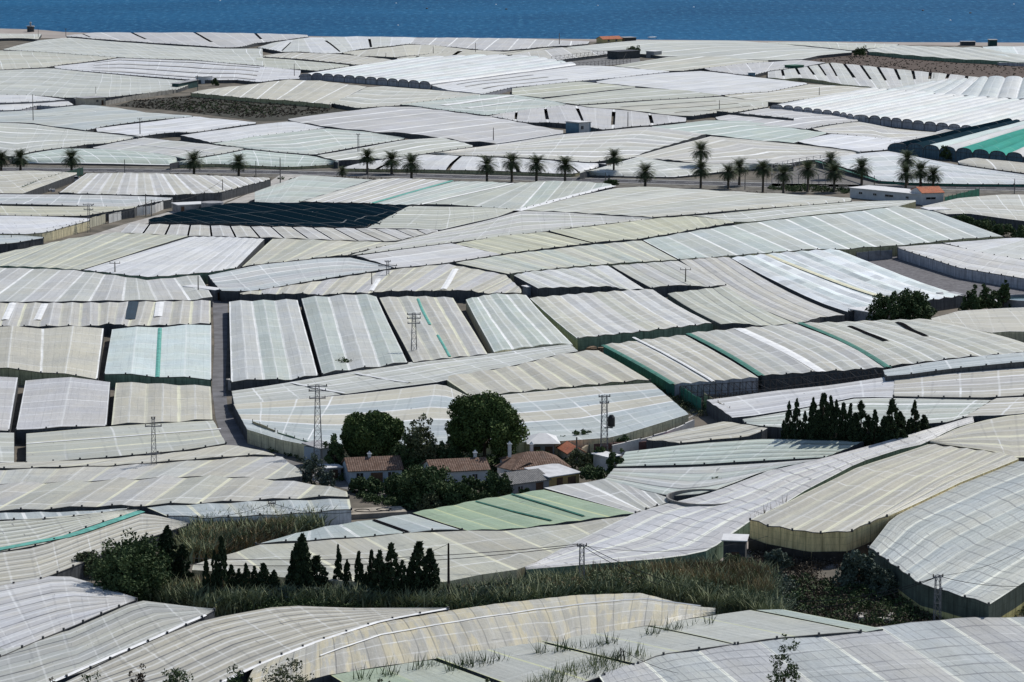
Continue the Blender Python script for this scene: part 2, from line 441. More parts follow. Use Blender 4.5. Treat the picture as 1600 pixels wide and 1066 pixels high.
    if ret:
        e=MB(); ring=lc+nearc+rc[::-1]
        for q0,q1 in zip(ring[:-1],ring[1:]):
            A=Vector(verts[q0]);B_=Vector(verts[q1])
            if (A-B_).length<.01: continue
            d=(B_-A); o=Vector((d.y,-d.x,0)); o=o.normalized()*.25 if o.length else Vector((0,-.2,0))
            if o.y>0 and abs(o.y)>abs(o.x): o=-o
            def L(w,z): return (w.x+o.x,w.y+o.y,z)
            ga=H(A.x+base.x,A.y+base.y)-base.z-.3; gb=H(B_.x+base.x,B_.y+base.y)-base.z-.3
            e.quad(L(A,ga),L(B_,gb),L(B_,gb+ret+.3),L(A,ga+ret+.3))
        e.build('earth_wall',mat('shaded_earth_bank',(.055,.048,.04),.95,.4,.5,bump=.4),root)  # dark bank earth, with the shadow under the wall put into its colour
    # knotted edge cable along the near eave
    if rnd.random()<.65 and not hoops:
        e=MB(); pts=[Vector(verts[ix])+Vector((0,0,.06)) for ix in nearc]
        for a,b in zip(pts[:-1],pts[1:]):
            L=(b-a).length; 
            if L<.2: continue
            e.tube([a,b],.07,4,cap=False)
        tot=plen(pts); k=max(3,int(tot/4.5)); k=min(k,60)
        for q in resample(pts,[i/k for i in range(k+1)]): e.box(q+Vector((0,0,.1)),(.28,.28,.4))
        e.build('edge_cable',mat('edge_cable',(.10,.10,.10),.8),root)
    if hoops:
        for i in range(n):
            e=MB(); pp=[]
            for a in range(9):
                u=i+a/8; p=resample(npt,[u/n])[0]
                z=H(p.x,p.y)+rh+amp*math.sqrt(max(0,1-(2*a/8-1)**2))
                pp.append(Vector((p.x-base.x,p.y-base.y-.15,z-base.z+.03)))
            e.tube(pp,.14,4); 
            e.tube([pp[0],Vector((pp[0].x,pp[0].y,-.2))],.12,4)
            e.tube([pp[0],pp[-1]],.07,4)
            e.build('hoop',mat('galvanised_hoop',(.13,.13,.14),.5),root)
    from mathutils.bvhtree import BVHTree
    bvh=BVHTree.FromPolygons([Vector(q) for q in verts],faces) if strips else None
    for spx,cc,wd in strips:
        wd*=.72 if cc in 'kG' else 1
        pts=[un(x,y,rh+amp*.5) for x,y in P(spx)]
        k=max(2,int(plen(pts)/4)); pts=resample(pts,[i/k for i in range(k+1)])
        e=MB(); prev=None
        for i,p in enumerate(pts):
            d=(pts[min(i+1,k)]-pts[max(i-1,0)]); d.z=0; d.normalize(); s=Vector((-d.y,d.x,0))*wd/2
            hit=bvh.ray_cast(Vector((p.x-base.x,p.y-base.y,60)),Vector((0,0,-1)))
            z=(hit[0].z+base.z if hit[0] else H(p.x,p.y)+rh+amp*.5)+.10
            a=Vector((p.x,p.y,z))-base
            cur=(a-s,a+Vector((0,0,.10)),a+s)
            if prev: e.quad(prev[0],cur[0],cur[1],prev[1]); e.quad(prev[1],cur[1],cur[2],prev[2])
            prev=cur
        e.build('net_strip' if cc in 'kGn' else 'seam_or_shade_strip',NSM[cc],root)
    return root
# ------------------------------------------------------------------ the greenhouses, far to near (points are roof corners read off the photo and cast onto the ground)
D=[
# --- along the beach
('0,52 65,53','0,62 60,59','h',2,'cm','fine',.3,'pale strip greenhouse at the far left edge below the dark kiosk on the beach'),
('104,56 150,51 300,51 400,52 480,55','104,57 250,68 347,74 400,68 482,58','v',9,'l','seam',.5,'lilac greenhouse at the beach with curved black vents and a long black front wall',dict(gap=(.05,2,.0,.6,1))),
('5,77 60,63 105,59 190,66 345,76 410,76','6,78 100,84 180,90 300,94 412,104','h',6,'c','cross',.3,'large grey-green greenhouse behind the lilac one with the black front wall, facing the far left'),
('0,77 45,80 100,84 180,90','0,113 45,107 100,100 182,91','h',4,'sm','fine',.4,'yellowish wedge greenhouse at the far left edge, below the pale beach strip'),
('85,104 150,97 185,91 300,95 400,103 470,110','86,107 170,115 310,126 370,125 440,124 468,121','h',8,'lp','fine',.4,'low lilac greenhouse crossed by long thin dark vents, left of the arched tunnels',dict(noq=1,gap=(.13,2,.15,.8,1))),
('0,114 45,108 80,107 170,116 305,128','0,144 100,152 165,153 275,141 290,136','h',6,'c','fine',.4,'grey-green greenhouse behind the small white hut at the far left'),
('0,146 50,149 100,155','0,168 32,170 60,165 115,160','h',3,'w','bright',.4,'small white greenhouse at the left edge beside the white hut',dict(wall='g')),
('425,67 482,59 560,57 650,59','402,74 440,79 505,84 640,69','v',8,'cp','fine',.5,'pale greenhouse at the shore with slanting dark vents, right of the lilac one',dict(gap=(.06,2,.2,.9,0))),
('650,59 800,60 921,65','640,69 735,77 765,80 830,74 918,68','v',9,'l','seam',.5,'lilac greenhouse at the waterline left of the red-roofed beach house'),
('535,82 640,70 665,70 735,78','537,84 560,88 620,90 720,79','v',5,'m','fine',.5,'small cream greenhouse in the second row from the sea, above the white tunnels'),
('620,91 720,78 790,81 870,74','626,97 660,93 770,87 800,86','v',6,'em','fine',.5,'narrow greenhouse with black slots just behind the back end of the white tunnels',dict(gap=(.08,2,.1,.9,1))),
('800,86 875,74 965,81','802,88 850,95 868,95 965,83','v',5,'le','fine',.4,'flat lilac-cream greenhouse left of the bare framework with the dark shed'),
('425,85 455,82 520,84 605,92 625,97','405,88 440,91 560,100 626,99','v',14,'e','fine',.4,'long thin beige ribbed greenhouse behind the leftmost white tunnels'),
('400,90 450,93 545,102','402,106 470,109 520,105 546,103','h',3,'s','fine',.3,'sage greenhouse strip just behind the first arched tunnels'),
('885,74 1000,63 1150,64 1200,67 1330,80','895,77 960,81 1040,88 1150,93 1200,94 1331,82','h',7,'c','seam',.6,'very large grey-green greenhouse on the shore to the right of the red-roofed house'),
('960,103 1045,89 1120,89 1165,93 1200,95','962,104 1040,111 1100,107 1201,97','h',4,'sm','seam',.4,'sage and cream greenhouse right of the bare framework'),
('1200,66 1300,66 1405,69','1200,68 1260,71 1330,79 1400,72','h',2,'cs','fine',.4,'narrow greenhouse on the shoreline above the brown fallow field'),
('1100,107 1170,99 1250,94 1290,98','1112,110 1150,116 1200,112 1252,105','v',5,'l','fine',.4,'small lilac greenhouse left of the striped one under the brown field'),
('1200,112 1250,106 1300,98 1400,108 1500,118 1540,122','1200,118 1250,122 1320,130 1385,137 1480,127 1541,123','v',14,'lc','fine',.6,'grey greenhouse with slanting black slots just below the brown fallow field',dict(gap=(.09,1,.0,.6,0),fw='o')),
('1355,78 1400,71 1500,75 1530,74','1358,81 1420,87 1500,93 1600,101','v',9,'c','fine',1.0,'ridged grey-green greenhouse with a green netted front at the top right',dict(fw='v')),
('1535,73 1600,73','1560,98 1600,103','v',3,'iw','bright',.8,'bright white and mint greenhouse at the top right edge',dict(wall='g')),
# --- white tunnels and neighbours
('620,96 680,91 760,88 830,90 900,102','467,116 520,120 600,126 672,132','v',12,'wip','bright',1.15,'white multi-tunnel greenhouse with a row of arched ends, centre left of the far plain',dict(prof='arch',hoops=True,wall='g',rh=2.1,grp='arched tunnel greenhouses')),
('674,131 800,113 905,103 955,104 1045,112','675,134 755,146 800,137 895,128 935,125 1046,113','h',9,'w','bright',.5,'long white greenhouse with black slits right of the arched ends',dict(gap=(.13,2,.1,.55,1),wall='g')),
('932,127 1000,116 1095,111 1165,119 1260,130','932,129 990,135 1060,141 1128,148 1200,144 1262,132','h',6,'w','bright',.3,'flat bright white greenhouse in the middle of the far plain'),
('310,142 400,131 450,125 500,127 573,136','298,146 400,155 444,158 515,164','v',8,'m','seam',.7,'cream greenhouse directly behind the dark weedy field',dict(fw='o')),
('573,137 600,135 665,140 700,143 750,147','516,161 560,168 580,167 620,164 751,149','h',5,'mc','seam',.5,'cream greenhouse right of the weedy field, in front of the arched ends'),
('625,164 745,149 800,148 845,154 885,163','650,167 700,173 760,181 800,176 880,166','h',5,'tc','bright',.4,'teal-grey greenhouse with two bright white bands across its roof',dict(strips=(('692,165 800,150','w',4.0),('730,169 830,156','w',2.5)))),
('800,138 900,127 992,135','800,148 845,153 993,137','h',3,'sy','seam',.4,'narrow sage greenhouse between the white and teal-grey ones in the far centre'),
('850,154 995,137 1060,141 1128,149','852,156 890,162 905,164 1128,150','h',3,'s','fine',.5,'sage greenhouse edged by a black line, left of the flat bright white one'),
('905,165 1128,151 1200,160','920,168 1030,175 1085,181 1200,166','h',4,'se','fine',.5,'sage greenhouse with a torn black hole, behind the lilac one with long slits',dict(gap=(.05,1,.1,.8,0))),
('1130,148 1265,132 1330,135 1375,139','1134,151 1200,160 1300,151 1370,142','h',4,'m','fine',.4,'cream greenhouse behind the long row of arches at right'),
('765,181 800,175 880,163 960,171 1072,184','770,182 800,187 880,194 940,200 1072,189','v',6,'l','seam',.6,'lilac greenhouse with long slits and a blue-black front wall beside the white cabin',dict(gap=(.05,1,.1,.75,0))),
('1360,140 1480,150 1600,165','1203,166 1335,182 1440,194 1540,204','v',20,'wwiw','bright',1.15,'white multi-tunnel greenhouse with the longest row of arched ends, at right',dict(prof='arch',hoops=True,wall='g',rh=2.3,grp='arched tunnel greenhouses')),
('1450,131 1545,122 1600,124','1378,143 1490,153 1600,163','v',11,'bwb','bright',1.1,'blue-grey multi-tunnel greenhouse behind the longest row of arches',dict(prof='arch',hoops=True,wall='g',rh=2.1,grp='arched tunnel greenhouses')),
('1560,175 1600,182','1432,215 1600,232','v',1,'g','fine',.2,'dull grey low roof behind the teal tunnels at the right edge'),
('1570,190 1720,212','1387,228 1600,254','v',11,'ndiwkkkwwww','net',1.5,'dark navy, mint and teal multi-tunnel greenhouse at the right edge',dict(prof='arch',hoops=True,wall='b',rh=3.0,grp='arched tunnel greenhouses')),
# --- band below
('0,178 60,172 130,164 170,167 230,176 300,181','0,187 50,193 135,204 190,192 301,183','h',5,'bc','seam',.6,'blue-grey greenhouse right below the white hut at the left'),
('150,201 300,182 400,192','152,204 190,208 222,213 300,204 400,194','h',4,'pw','fine',.4,'whitish greenhouse in front of the dark weedy field'),
('0,189 50,194 130,205 216,214','0,236 20,241 110,229 218,216','h',6,'c','seam',.4,'pale greenhouse at the left edge, two roofs behind the leftmost palms'),
('15,248 50,239 100,232 165,233 250,240 290,248','16,254 60,255 200,257 265,258 290,249','h',3,'t','cross',.4,'teal greenhouse behind the two leftmost palms, beside the road',dict(nh=.5)),
('145,230 185,222 225,215 380,232','147,232 240,240 290,247 350,240 382,233','h',4,'lc','cross',.5,'lilac-grey greenhouse with a white cross band, second row behind the road at left',dict(strips=(('187,223 335,240','w',1.2),))),
('282,212 400,195 455,190 508,200','330,223 370,220 400,213 508,201','h',4,'w','bright',.4,'small white greenhouse in front of the weedy field, beyond the road'),
('330,225 400,213 510,201 575,206 632,216','380,232 415,232 490,242 632,218','h',6,'tc','seam',.6,'teal-grey greenhouse in front of the right corner of the weedy field',),
('496,243 632,219 690,215 738,227','498,244 550,251 600,244 739,229','h',4,'cs','seam',.6,'grey greenhouse with dark dashes behind the tall third palm of the middle group'),
('265,256 350,241 385,234 440,240 490,244 528,254','266,259 340,257 450,261 500,259 530,257','h',4,'t','cross',.5,'teal greenhouse by the road above the lane junction',dict(nh=0.9,fw='o')),
('450,186 520,176 600,167 640,167 765,183 880,205','452,188 560,200 625,208 750,222 800,219 880,208','h',8,'l','seam',.8,'large lilac greenhouse with curved seams, centre of the plain above the road',dict(fw='g')),
('615,247 670,242 800,248 840,250 948,257','532,264 640,265 800,269 895,272 946,259','v',9,'w','bright',.6,'white greenhouse with black slits directly behind the middle row of palms',dict(nh=1,gap=(.06,2,.0,.9,1),fw='o')),
('672,241 750,230 880,210 1015,198 1103,210','682,243 830,246 925,253 984,245','h',8,'lmc','seam',.8,'large pale greenhouse with dotted edges above the white slitted one'),
('986,246 1110,213 1250,226 1345,239','1086,255 1200,256 1290,248 1346,240','h',6,'mel','seam',.6,'cream and pink-grey greenhouse behind the two stacked palms'),
('906,271 1000,245 1040,253 1100,256 1240,258','908,274 1050,277 1085,274 1130,269 1200,263','h',4,'c','cross',.5,'grey-green greenhouse by the road behind the lone short palm',dict(nh=.5)),
('1018,198 1105,188 1160,189 1290,208','1020,200 1100,210 1180,219 1240,223 1291,209','h',6,'t','seam',.5,'teal-grey greenhouse edged in dark green, above the cream and pink-grey one'),
('1118,183 1200,169 1300,171 1340,188','1120,187 1200,198 1260,200 1341,190','h',5,'l','seam',.5,'lilac-grey greenhouse with a row of dark stalls in front, left of the long arches'),
('1268,201 1340,190 1400,202 1490,209','1292,208 1400,219 1425,219 1490,210','h',4,'ml','seam',.5,'cream greenhouse at the foot of the longest row of arches'),
('1242,219 1300,209 1424,220','1244,221 1345,237 1385,233 1424,222','h',4,'p','fine',.5,'whitish greenhouse left of the navy and teal tunnels'),
('1275,250 1345,240 1390,236 1500,259 1600,284','1375,283 1420,286 1500,288 1600,289','h',6,'pb','cross',.6,'blue-white greenhouse behind the palms at right with green netting at its foot',dict(fw='G',nh=.8,strips=(('1275,252 1372,283','G',1.5),))),
('1497,252 1520,247 1600,262','1498,254 1600,283','v',3,'e','seam',.5,'small beige greenhouse at the right edge in front of the teal tunnels'),
# --- below the road
('0,268 55,267 120,270','0,300 35,302 120,272','h',4,'m','fine',.5,'cream greenhouse below the road at the left edge, left of the junk yard'),
('135,271 200,271 300,273 420,278','92,302 200,305 270,306 345,302 423,281','v',15,'ml','fine',.5,'long cream ribbed greenhouse below the road between the two left palm pairs'),
('0,302 100,304 225,307 270,309','0,318 100,321 200,324 268,312','h',3,'lb','fine',.5,'lilac band greenhouse under the long cream ribbed one, at the left edge'),
('0,320 100,323 215,323','0,335 60,338 130,338 210,326','h',3,'my','band',.5,'yellow-cream greenhouse behind the left lattice pole'),
('0,337 80,339 140,341','0,360 40,363 72,364 140,345','h',4,'pw','bright',.5,'white greenhouse at the left edge enclosed by the cream fence',dict(fw='c')),
('0,367 30,368 68,371','0,386 20,381 68,373','h',3,'b','seam',.3,'blue-grey scrap of greenhouse at the left edge under the cream fence'),
('398,300 475,273 582,281','398,315 430,317 466,317','h',5,'ct','fine',.5,'grey greenhouse with dark dashes just right of the lane junction below the road'),
('584,281 625,279 705,283','468,316 520,318 578,318','v',6,'mel','fine',.5,'cream greenhouse left of the slanting teal net roll',dict(strips=(('706,283 581,318','k',2.0),))),
('708,284 760,284 800,287','584,318 610,320 654,320','v',4,'tc','seam',.5,'pale teal greenhouse right of the slanting teal net roll'),
('802,287 850,284 905,284 955,288','658,320 740,323 810,329 957,293','v',6,'sct','seam',.6,'sage striped greenhouse below the road with a broad white rim on its right',dict(strips=(('808,330 880,310 957,291','w',2.6),('802,287 658,320','w',.8)))),
('640,322 700,323 760,324 805,326','574,356 640,357 685,358 806,328','h',5,'s','seam',.5,'sage greenhouse right of the navy netted roof'),
('232,343 287,330 350,318 400,316 520,319 643,321','234,345 290,350 400,352 500,355 572,356 578,350 592,350 599,343 612,343 618,335 630,334 635,327 646,326 643,322','v',14,'n','net',.6,'greenhouse wrapped in dark navy netting with frayed corners, left centre',dict(prof='gable',wall='d')),
('202,350 300,352 400,355 560,357 684,360','187,364 300,369 400,372 560,376 618,377 684,362','v',15,'le','fine',.7,'low lilac greenhouse cut by black zigzag slots below the navy netted roof',dict(gap=(.045,1,0,1,0))),
('10,394 110,373 180,364 295,369','0,409 60,414 125,420','v',8,'s','band',.6,'sage greenhouse with yellow seams, left of the bright white one',dict(fw='v')),
('297,370 350,370 413,374','128,421 180,425 262,431 330,424 368,417','v',9,'w','bright',.5,'bright white ribbed greenhouse below the black zigzag slots',dict(fw='v')),
('427,373 520,374 618,379 684,362','377,416 460,408 540,399 602,385','v',8,'ms','band',.6,'cream greenhouse with yellow seams right of the bright white ribbed one'),
('690,361 770,343 815,330 880,332 1020,341','545,400 620,391 705,380 780,370 857,361 890,357 1020,342','h',6,'ls','seam',.6,'long lilac-sage greenhouse sweeping up to the right across the centre'),
('712,381 780,370 853,363','785,397 840,391 926,380','v',6,'y','band',.5,'yellow-green diamond-shaped greenhouse in the centre'),
('557,400 640,389 705,381','618,418 690,412 784,398','h',3,'lw','seam',.5,'lilac-white diamond greenhouse left of the yellow-green diamond'),
('325,430 400,415 500,404 545,402 613,418','345,455 375,456 400,455 500,438 612,420','h',5,'bl','seam',.6,'blue-lilac greenhouse with a white edge near the head of the dark lane'),
('375,458 500,440 615,421 700,413 790,431 814,452','378,461 500,459 650,456 815,454','v',18,'mle','band',.6,'long cream ribbed greenhouse with a black front wall above the three-armed pylon',dict(strips=(('580,455 592,436','w',1.2),('693,453 712,421','w',1.5)))),
('859,361 895,357 1020,342 1080,338 1146,347','930,379 1000,373 1048,366 1147,349','v',9,'y','band',.5,'olive-yellow greenhouse with a black wall in front, centre'),
('815,329 905,306 960,295 1000,292 1200,302 1330,310','822,330 930,334 1020,340 1075,336 1200,326 1330,315','h',6,'scm','cross',.7,'large sage greenhouse with short white dashes just below the road, centre right'),
('1077,337 1120,334 1200,325 1330,315 1430,313','1100,339 1145,346 1200,342 1330,330 1431,315','h',3,'sc','fine',.4,'long thin sage greenhouse pointing at the white house beside the road',dict(fw='o')),
('1005,375 1150,351 1330,332 1400,323 1462,331','1062,406 1140,401 1260,391 1400,385 1500,375 1569,368','v',12,'tcb','seam',.6,'big blue-grey greenhouse with white seams, right of centre',dict(fw='o')),
('712,411 790,399 930,382 1003,376','797,428 860,421 950,413 1060,407','v',11,'mst','band',.5,'cream greenhouse turning teal at its right end, centre',dict(fw='o')),
('1440,323 1500,309 1570,304 1600,305','1450,327 1510,333 1600,356','h',5,'ec','fine',.5,'grey-beige greenhouse at the right edge behind the green hedge'),
('1572,372 1600,373','1472,380 1540,398 1600,418','v',3,'pc','fine',.4,'pale greenhouse at the right edge below the green hedge'),
('1402,387 1470,381 1600,422','1403,389 1500,419 1600,450','h',3,'wl','line',.5,'white ribbed greenhouse above the walled grey pit',dict(fw='g')),
# --- middle left
('0,416 115,423 230,437 260,435 312,430','0,468 150,467 332,464','v',10,'lc','seam',.6,'lilac greenhouse with long slanting seams at the left, holding the short Y-shaped pole'),
('0,475 160,473 329,471','0,505 60,507 200,507 329,504','v',14,'el','band',.8,'row of grey gabled bays with a navy slot and two white slots, left edge',dict(strips=(('208,472 202,499','n',2.6),('250,473 247,496','w',1.8),('70,474 58,500','w',1.6),('20,474 8,500','w',1.6)))),
('-28,514 162,513','-40,578 152,589','v',2,'em','seam',2.0,'steep beige two-gable greenhouse with a yellow-green front at the left edge',dict(fw='o',style2=1)),
('175,514 330,509','163,586 330,594','v',2,'i','cross',1.3,'mint two-gable greenhouse with white cross bands and a green valley strip',dict(fw='v',strips=(('250,512 246,588','k',1.2),))),
('0,587 28,590','0,673 14,673','v',1,'l','fine',.6,'lilac greenhouse corner at the left edge below the steep beige one'),
('40,594 100,592 172,598','25,673 100,671 166,666','v',1,'l','cross',1.6,'lilac barrel-roofed greenhouse with white cross bands at lower left'),
('181,598 329,604','174,664 250,661 332,655','v',3,'me','band',.9,'cream greenhouse with yellow seams beside the bend of the lane'),
('0,675 22,676','0,722 22,723','h',3,'c','seam',.3,'grey-green greenhouse piece at the left edge beside the small pit'),
('41,677 200,665 333,657','41,724 160,716 300,703 353,693','h',3,'cs','band',.6,'grey-green greenhouse in long bands behind the tall left lattice pylon',dict(strips=(('41,694 190,684 345,671','w',.5),))),
('0,726 160,718 300,705 355,695 400,703 430,711','0,735 100,731 170,729 300,719 400,712 430,713','v',9,'m','band',.3,'narrow cream greenhouse strip crossing behind the foot of the left pylon'),
('0,738 170,730 300,720 400,713 438,713 472,738','0,759 60,755 200,750 300,745 400,747 472,744','v',8,'lce','band',.6,'lilac and cream greenhouse in front of the foot of the left pylon'),
('0,760 100,753 235,746 310,744 400,749 490,758 542,768','0,802 100,796 230,792 330,788 400,784 500,778 545,777','v',9,'els','band',1.1,'long row of beige bays with yellow seams at lower left'),
('0,805 120,798 200,794','0,817 80,811 160,802 200,796','v',5,'b','seam',.3,'thin blue-grey greenhouse sliver under the long row of beige bays'),
('230,794 400,785 546,779','262,808 330,812 400,808 450,805 549,796','v',5,'b','band',.6,'blue-lilac greenhouse with ragged white plastic at its foot',dict(fw='w')),
('0,818 100,806 180,798 214,797','0,870 60,852 130,824 216,799','h',8,'s','line',.4,'sage lined greenhouse on the upper side of the long teal net roll',dict(strips=(('0,872 110,838 220,800','k',2.2),))),
('0,875 60,856 130,829 222,800 295,818','0,928 60,909 105,891 200,852 293,822','h',7,'em','line',.4,'beige lined greenhouse between the long teal net roll and the carob trees'),
# --- the three gabled blocks and their neighbours
('358,472 465,469','361,598 497,587','v',3,'lt','seam',1.1,'lilac and teal striped greenhouse just right of the straight dark lane'),
('471,467 510,464 560,460 588,464','504,583 580,576 637,568','v',3,'tl','seam',1.3,'pale teal greenhouse with ragged seams left of the three-armed pylon'),
('593,466 650,464 708,465','646,566 762,553','v',4,'ecel','band',.8,'beige greenhouse with a green patched seam behind the three-armed pylon',dict(strips=(('653,467 660,485 672,508','k',.9),('684,524 703,557','k',.8)))),
('728,468 770,460 822,461','772,551 895,534','v',4,'tc','seam',.8,'teal-grey greenhouse with a cream plastic left wall',dict(wall='c')),
('803,430 830,424 950,416','841,451 900,449 1007,447','v',8,'sp','cross',.7,'short cream-and-white checked greenhouse above the one beside the dark notch'),
('956,415 1060,408','1019,448 1075,447 1134,446','v',4,'sl','line',.5,'grey-sage greenhouse with a notch for a shed, behind the right Y-shaped pole'),
('1062,407 1138,402','1247,500 1320,492','v',4,'el','line',.5,'long beige greenhouse slanting down towards the dark round trees'),
('1043,459 1075,455 1138,448','1126,507 1190,504 1243,501','v',4,'s','line',.6,'beige-grey lined greenhouse right of the cream-and-white checked pair',dict(fw='d')),
('828,466 920,459 1020,453','903,530 1000,520 1114,506','v',8,'ympl','cross',.9,'large cream-and-white checked greenhouse with a long grey left wall',dict(wall='v')),
('1143,403 1200,396 1308,390','1326,487 1400,479 1508,463','v',8,'pi','check',1.0,'white chequered greenhouse with a yellow line, left of the walled grey pit',dict(strips=(('1200,397 1395,470','y',1.6),))),
('1455,497 1500,486 1600,475','1456,502 1520,512 1600,530','h',3,'e','fine',.5,'beige greenhouse at the right edge with a long cream wall, below the round tank',dict(fw='c')),
('943,540 1070,524','1054,601 1185,591','v',5,'em','cross',.9,'grey-cream greenhouse edged with bright green netting on its left',dict(wall='G',fw='g',rh=2.5,strips=(('943,540 1052,601','G',1.6),('990,528 1115,597','w',.7)))),
('1076,522 1245,507','1190,589 1385,576','v',6,'ecl','cross',.9,'wide grey-cream greenhouse between two green netted edges',dict(strips=(('1076,522 1190,588','G',1.8),('1155,515 1285,581','w',2.2)))),
('1252,505 1330,503 1450,500','1391,574 1500,560 1640,544','v',7,'esc','cross',.8,'grey ribbed greenhouse with two black slots behind the low grey shed',dict(strips=(('1250,505 1388,575','G',1.8),('1328,509 1355,522 1385,534','d',1.3),('1403,505 1425,516 1447,526','d',1.3)))),  # the black slots are strips that paint shade onto the roof
('362,611 500,589 650,564 890,538','366,632 540,615 690,596 800,569 903,546','h',4,'c','fine',.5,'sage-grey greenhouse with a white seam, in front of the bush below the gabled blocks',dict(strips=(('455,598 540,615','w',.9),('555,584 640,599','w',.9)))),
('692,590 800,574 870,556 935,547','738,620 800,615 900,605 1016,596','v',7,'me','band',1.0,'cream ribbed greenhouse rising right of the sage-grey one in the centre',dict(wall='o')),
('365,633 540,617 690,599 737,622 900,607 1018,598','386,671 440,687 500,700 620,698 760,692 880,688 960,683 1076,648','h',5,'mbmbb','fine',.3,'huge greenhouse in cream and pale blue stripes behind the farm',dict(fw='c')),
('1104,625 1200,612 1300,602 1400,588','1144,653 1240,639 1340,619 1395,617','h',4,'lp','fine',.3,'lilac-grey greenhouse behind the far cypress grove'),
('1380,578 1450,566 1600,548','1384,586 1460,576 1600,557','h',2,'b','fine',.3,'thin cyan-blue greenhouse strip running to the right edge',dict(rh=3.6)),
('1398,590 1480,579 1600,562','1396,616 1480,621 1555,621 1600,612','h',5,'eml','fine',.4,'beige striped greenhouse under the thin cyan-blue strip'),
('1557,623 1600,617','1508,652 1560,648 1600,637','h',3,'m','fine',.4,'small beige greenhouse at the right edge above the broad hillside roofs'),
('1160,655 1240,642 1340,622 1400,623 1550,625','1165,662 1250,673 1400,673 1440,664 1505,652','h',5,'ct','seam',.4,'pale teal greenhouse standing behind and around the far cypress grove'),
('1010,685 1060,673 1130,659 1200,671','1012,688 1090,691 1190,676','h',3,'m','line',.4,'small cream greenhouse at the ditch, left of the far cypress grove'),
('978,706 1080,693 1200,685 1350,690','962,730 1100,727 1180,722 1288,716','h',5,'t','line',.4,'teal-grey greenhouse just below the far cypress grove, right of the farm'),
('960,732 1090,729 1190,724 1286,718','944,750 1045,775 1100,768 1200,735','h',4,'lt','line',.4,'lilac-teal greenhouse behind the curved concrete tank'),
('850,763 945,749 1045,777','993,802 1020,793 1046,786','v',4,'lc','seam',.5,'lilac-grey greenhouse between the green one and the concrete tank'),
('645,801 740,782 850,765','730,825 850,821 900,815 992,803','v',6,'v','flat',.5,'light green greenhouse with dark green seams in front of the farm',dict(wall='d',strips=(('744,783 862,814','G',.8),('800,773 913,808','G',.8)))),
('440,840 520,821 640,804','400,852 540,842 600,838 722,826','v',4,'tb','seam',.5,'teal greenhouse with a black seam left of the light green one',dict(strips=(('585,813 638,832','d',.9),))),
('302,882 400,853 540,844 650,833 800,829 990,806','300,890 500,908 680,912 818,888 905,844 988,809','v',7,'es','band',.5,'broad beige greenhouse behind the near cypress row',dict(fw='c')),
# --- the near hillside right
('820,886 905,842 1000,798 1110,770 1200,736 1290,716 1400,686 1520,651','822,889 930,880 1055,872 1110,860 1170,816 1255,768 1340,724 1445,690 1522,655','h',5,'lp','grid',.5,'long lilac greenhouse sweeping diagonally up the slope above the ravine',dict(fw='v',noq=1)),
('1450,694 1500,701 1560,708 1592,717','1172,812 1200,822 1265,834 1325,833 1386,808','v',6,'em','band',.7,'broad beige greenhouse on the slope with a tall tan wall over the dark ravine',dict(fw='N',wall='N',sag=.08,rh=4.6,ret=1.9,left='1450,694 1340,730 1255,772 1172,812',right='1592,717 1500,754 1430,788 1386,808')),
('1452,690 1500,667 1560,652 1600,640','1454,692 1500,698 1592,713 1600,712','h',4,'me','band',.5,'beige greenhouse at the right edge, uphill of the one with the tall tan wall'),
('1590,720 1660,735 1760,800','1357,856 1390,880 1440,915 1545,945','v',7,'cb','grid',.7,'grey-green greenhouse at the right edge with a dark netted wall and yellow lining',dict(fw='T',wall='T',sag=.04,rh=4.2,left='1590,720 1500,757 1433,789 1393,810 1357,856')),
# --- foreground
('-75,958 0,930 97,897 160,916 215,935','-75,1056 20,1019 110,981 213,938','h',9,'lp','line',.3,'lilac-white lined greenhouse at the left edge below the carob trees'),
('0,1032 110,984 216,938 335,952','0,1110 60,1075 230,1000 335,954','h',5,'cg','line',.35,'grey-green lined greenhouse with yellow bands in the left foreground',dict(strips=(('0,1110 60,1075 140,1040 228,1002 320,962','w',.7),))),
('95,1068 230,1005 320,968 445,945 560,950 700,951','100,1120 300,1090 400,1041 500,1002 600,970 700,953','h',7,'e','line',.3,'beige lined greenhouse in the foreground with a curved white edge',dict(strips=(('300,1090 400,1041 500,1002 600,970 700,952','w',.7),))),
('400,1042 500,1003 600,971 700,954 800,940 900,930 1000,927 1118,958','380,1090 512,1056 600,1041 800,1011 900,996 1118,961','v',30,'em','aged',.12,'humped beige greenhouse with yellowed patches, centre foreground',dict(hump=.7,strips=(('500,1035 600,1000 720,978 850,958 1000,943 1095,955','w',.3),))),
('516,1055 670,1028','590,1100 845,1095','v',2,'vc','flat',.2,'green and grey greenhouse at the bottom edge, leftmost of the flat grey-green row'),
('679,1027 828,999','850,1090 942,1057 990,1040','v',2,'c','flat',.1,'flat grey-green greenhouse holding the pair of leaning posts'),
('836,998 1007,977','997,1037 1030,1024 1148,1008','v',2,'c','flat',.1,'flat grey-green greenhouse right of the leaning posts'),
('1013,976 1172,954','1153,1007 1200,1000 1345,989','v',2,'c','flat',.1,'flat grey-green greenhouse below the end of the humped beige one'),
('1181,953 1225,953','1353,988 1380,984','v',1,'t','flat',.1,'narrow grey-green greenhouse sliver at the foot of the dark brush'),
('935,1056 1025,1026 1100,1010 1200,1002 1300,987 1400,976 1500,966 1600,963','985,1130 1200,1120 1600,1110 1900,1090','v',8,'lb','grid',.4,'lilac-grey greenhouse with a fine dark grid in the bottom right foreground'),
]
POLYS=[P(d[0])+P(d[1])[::-1] for d in D]
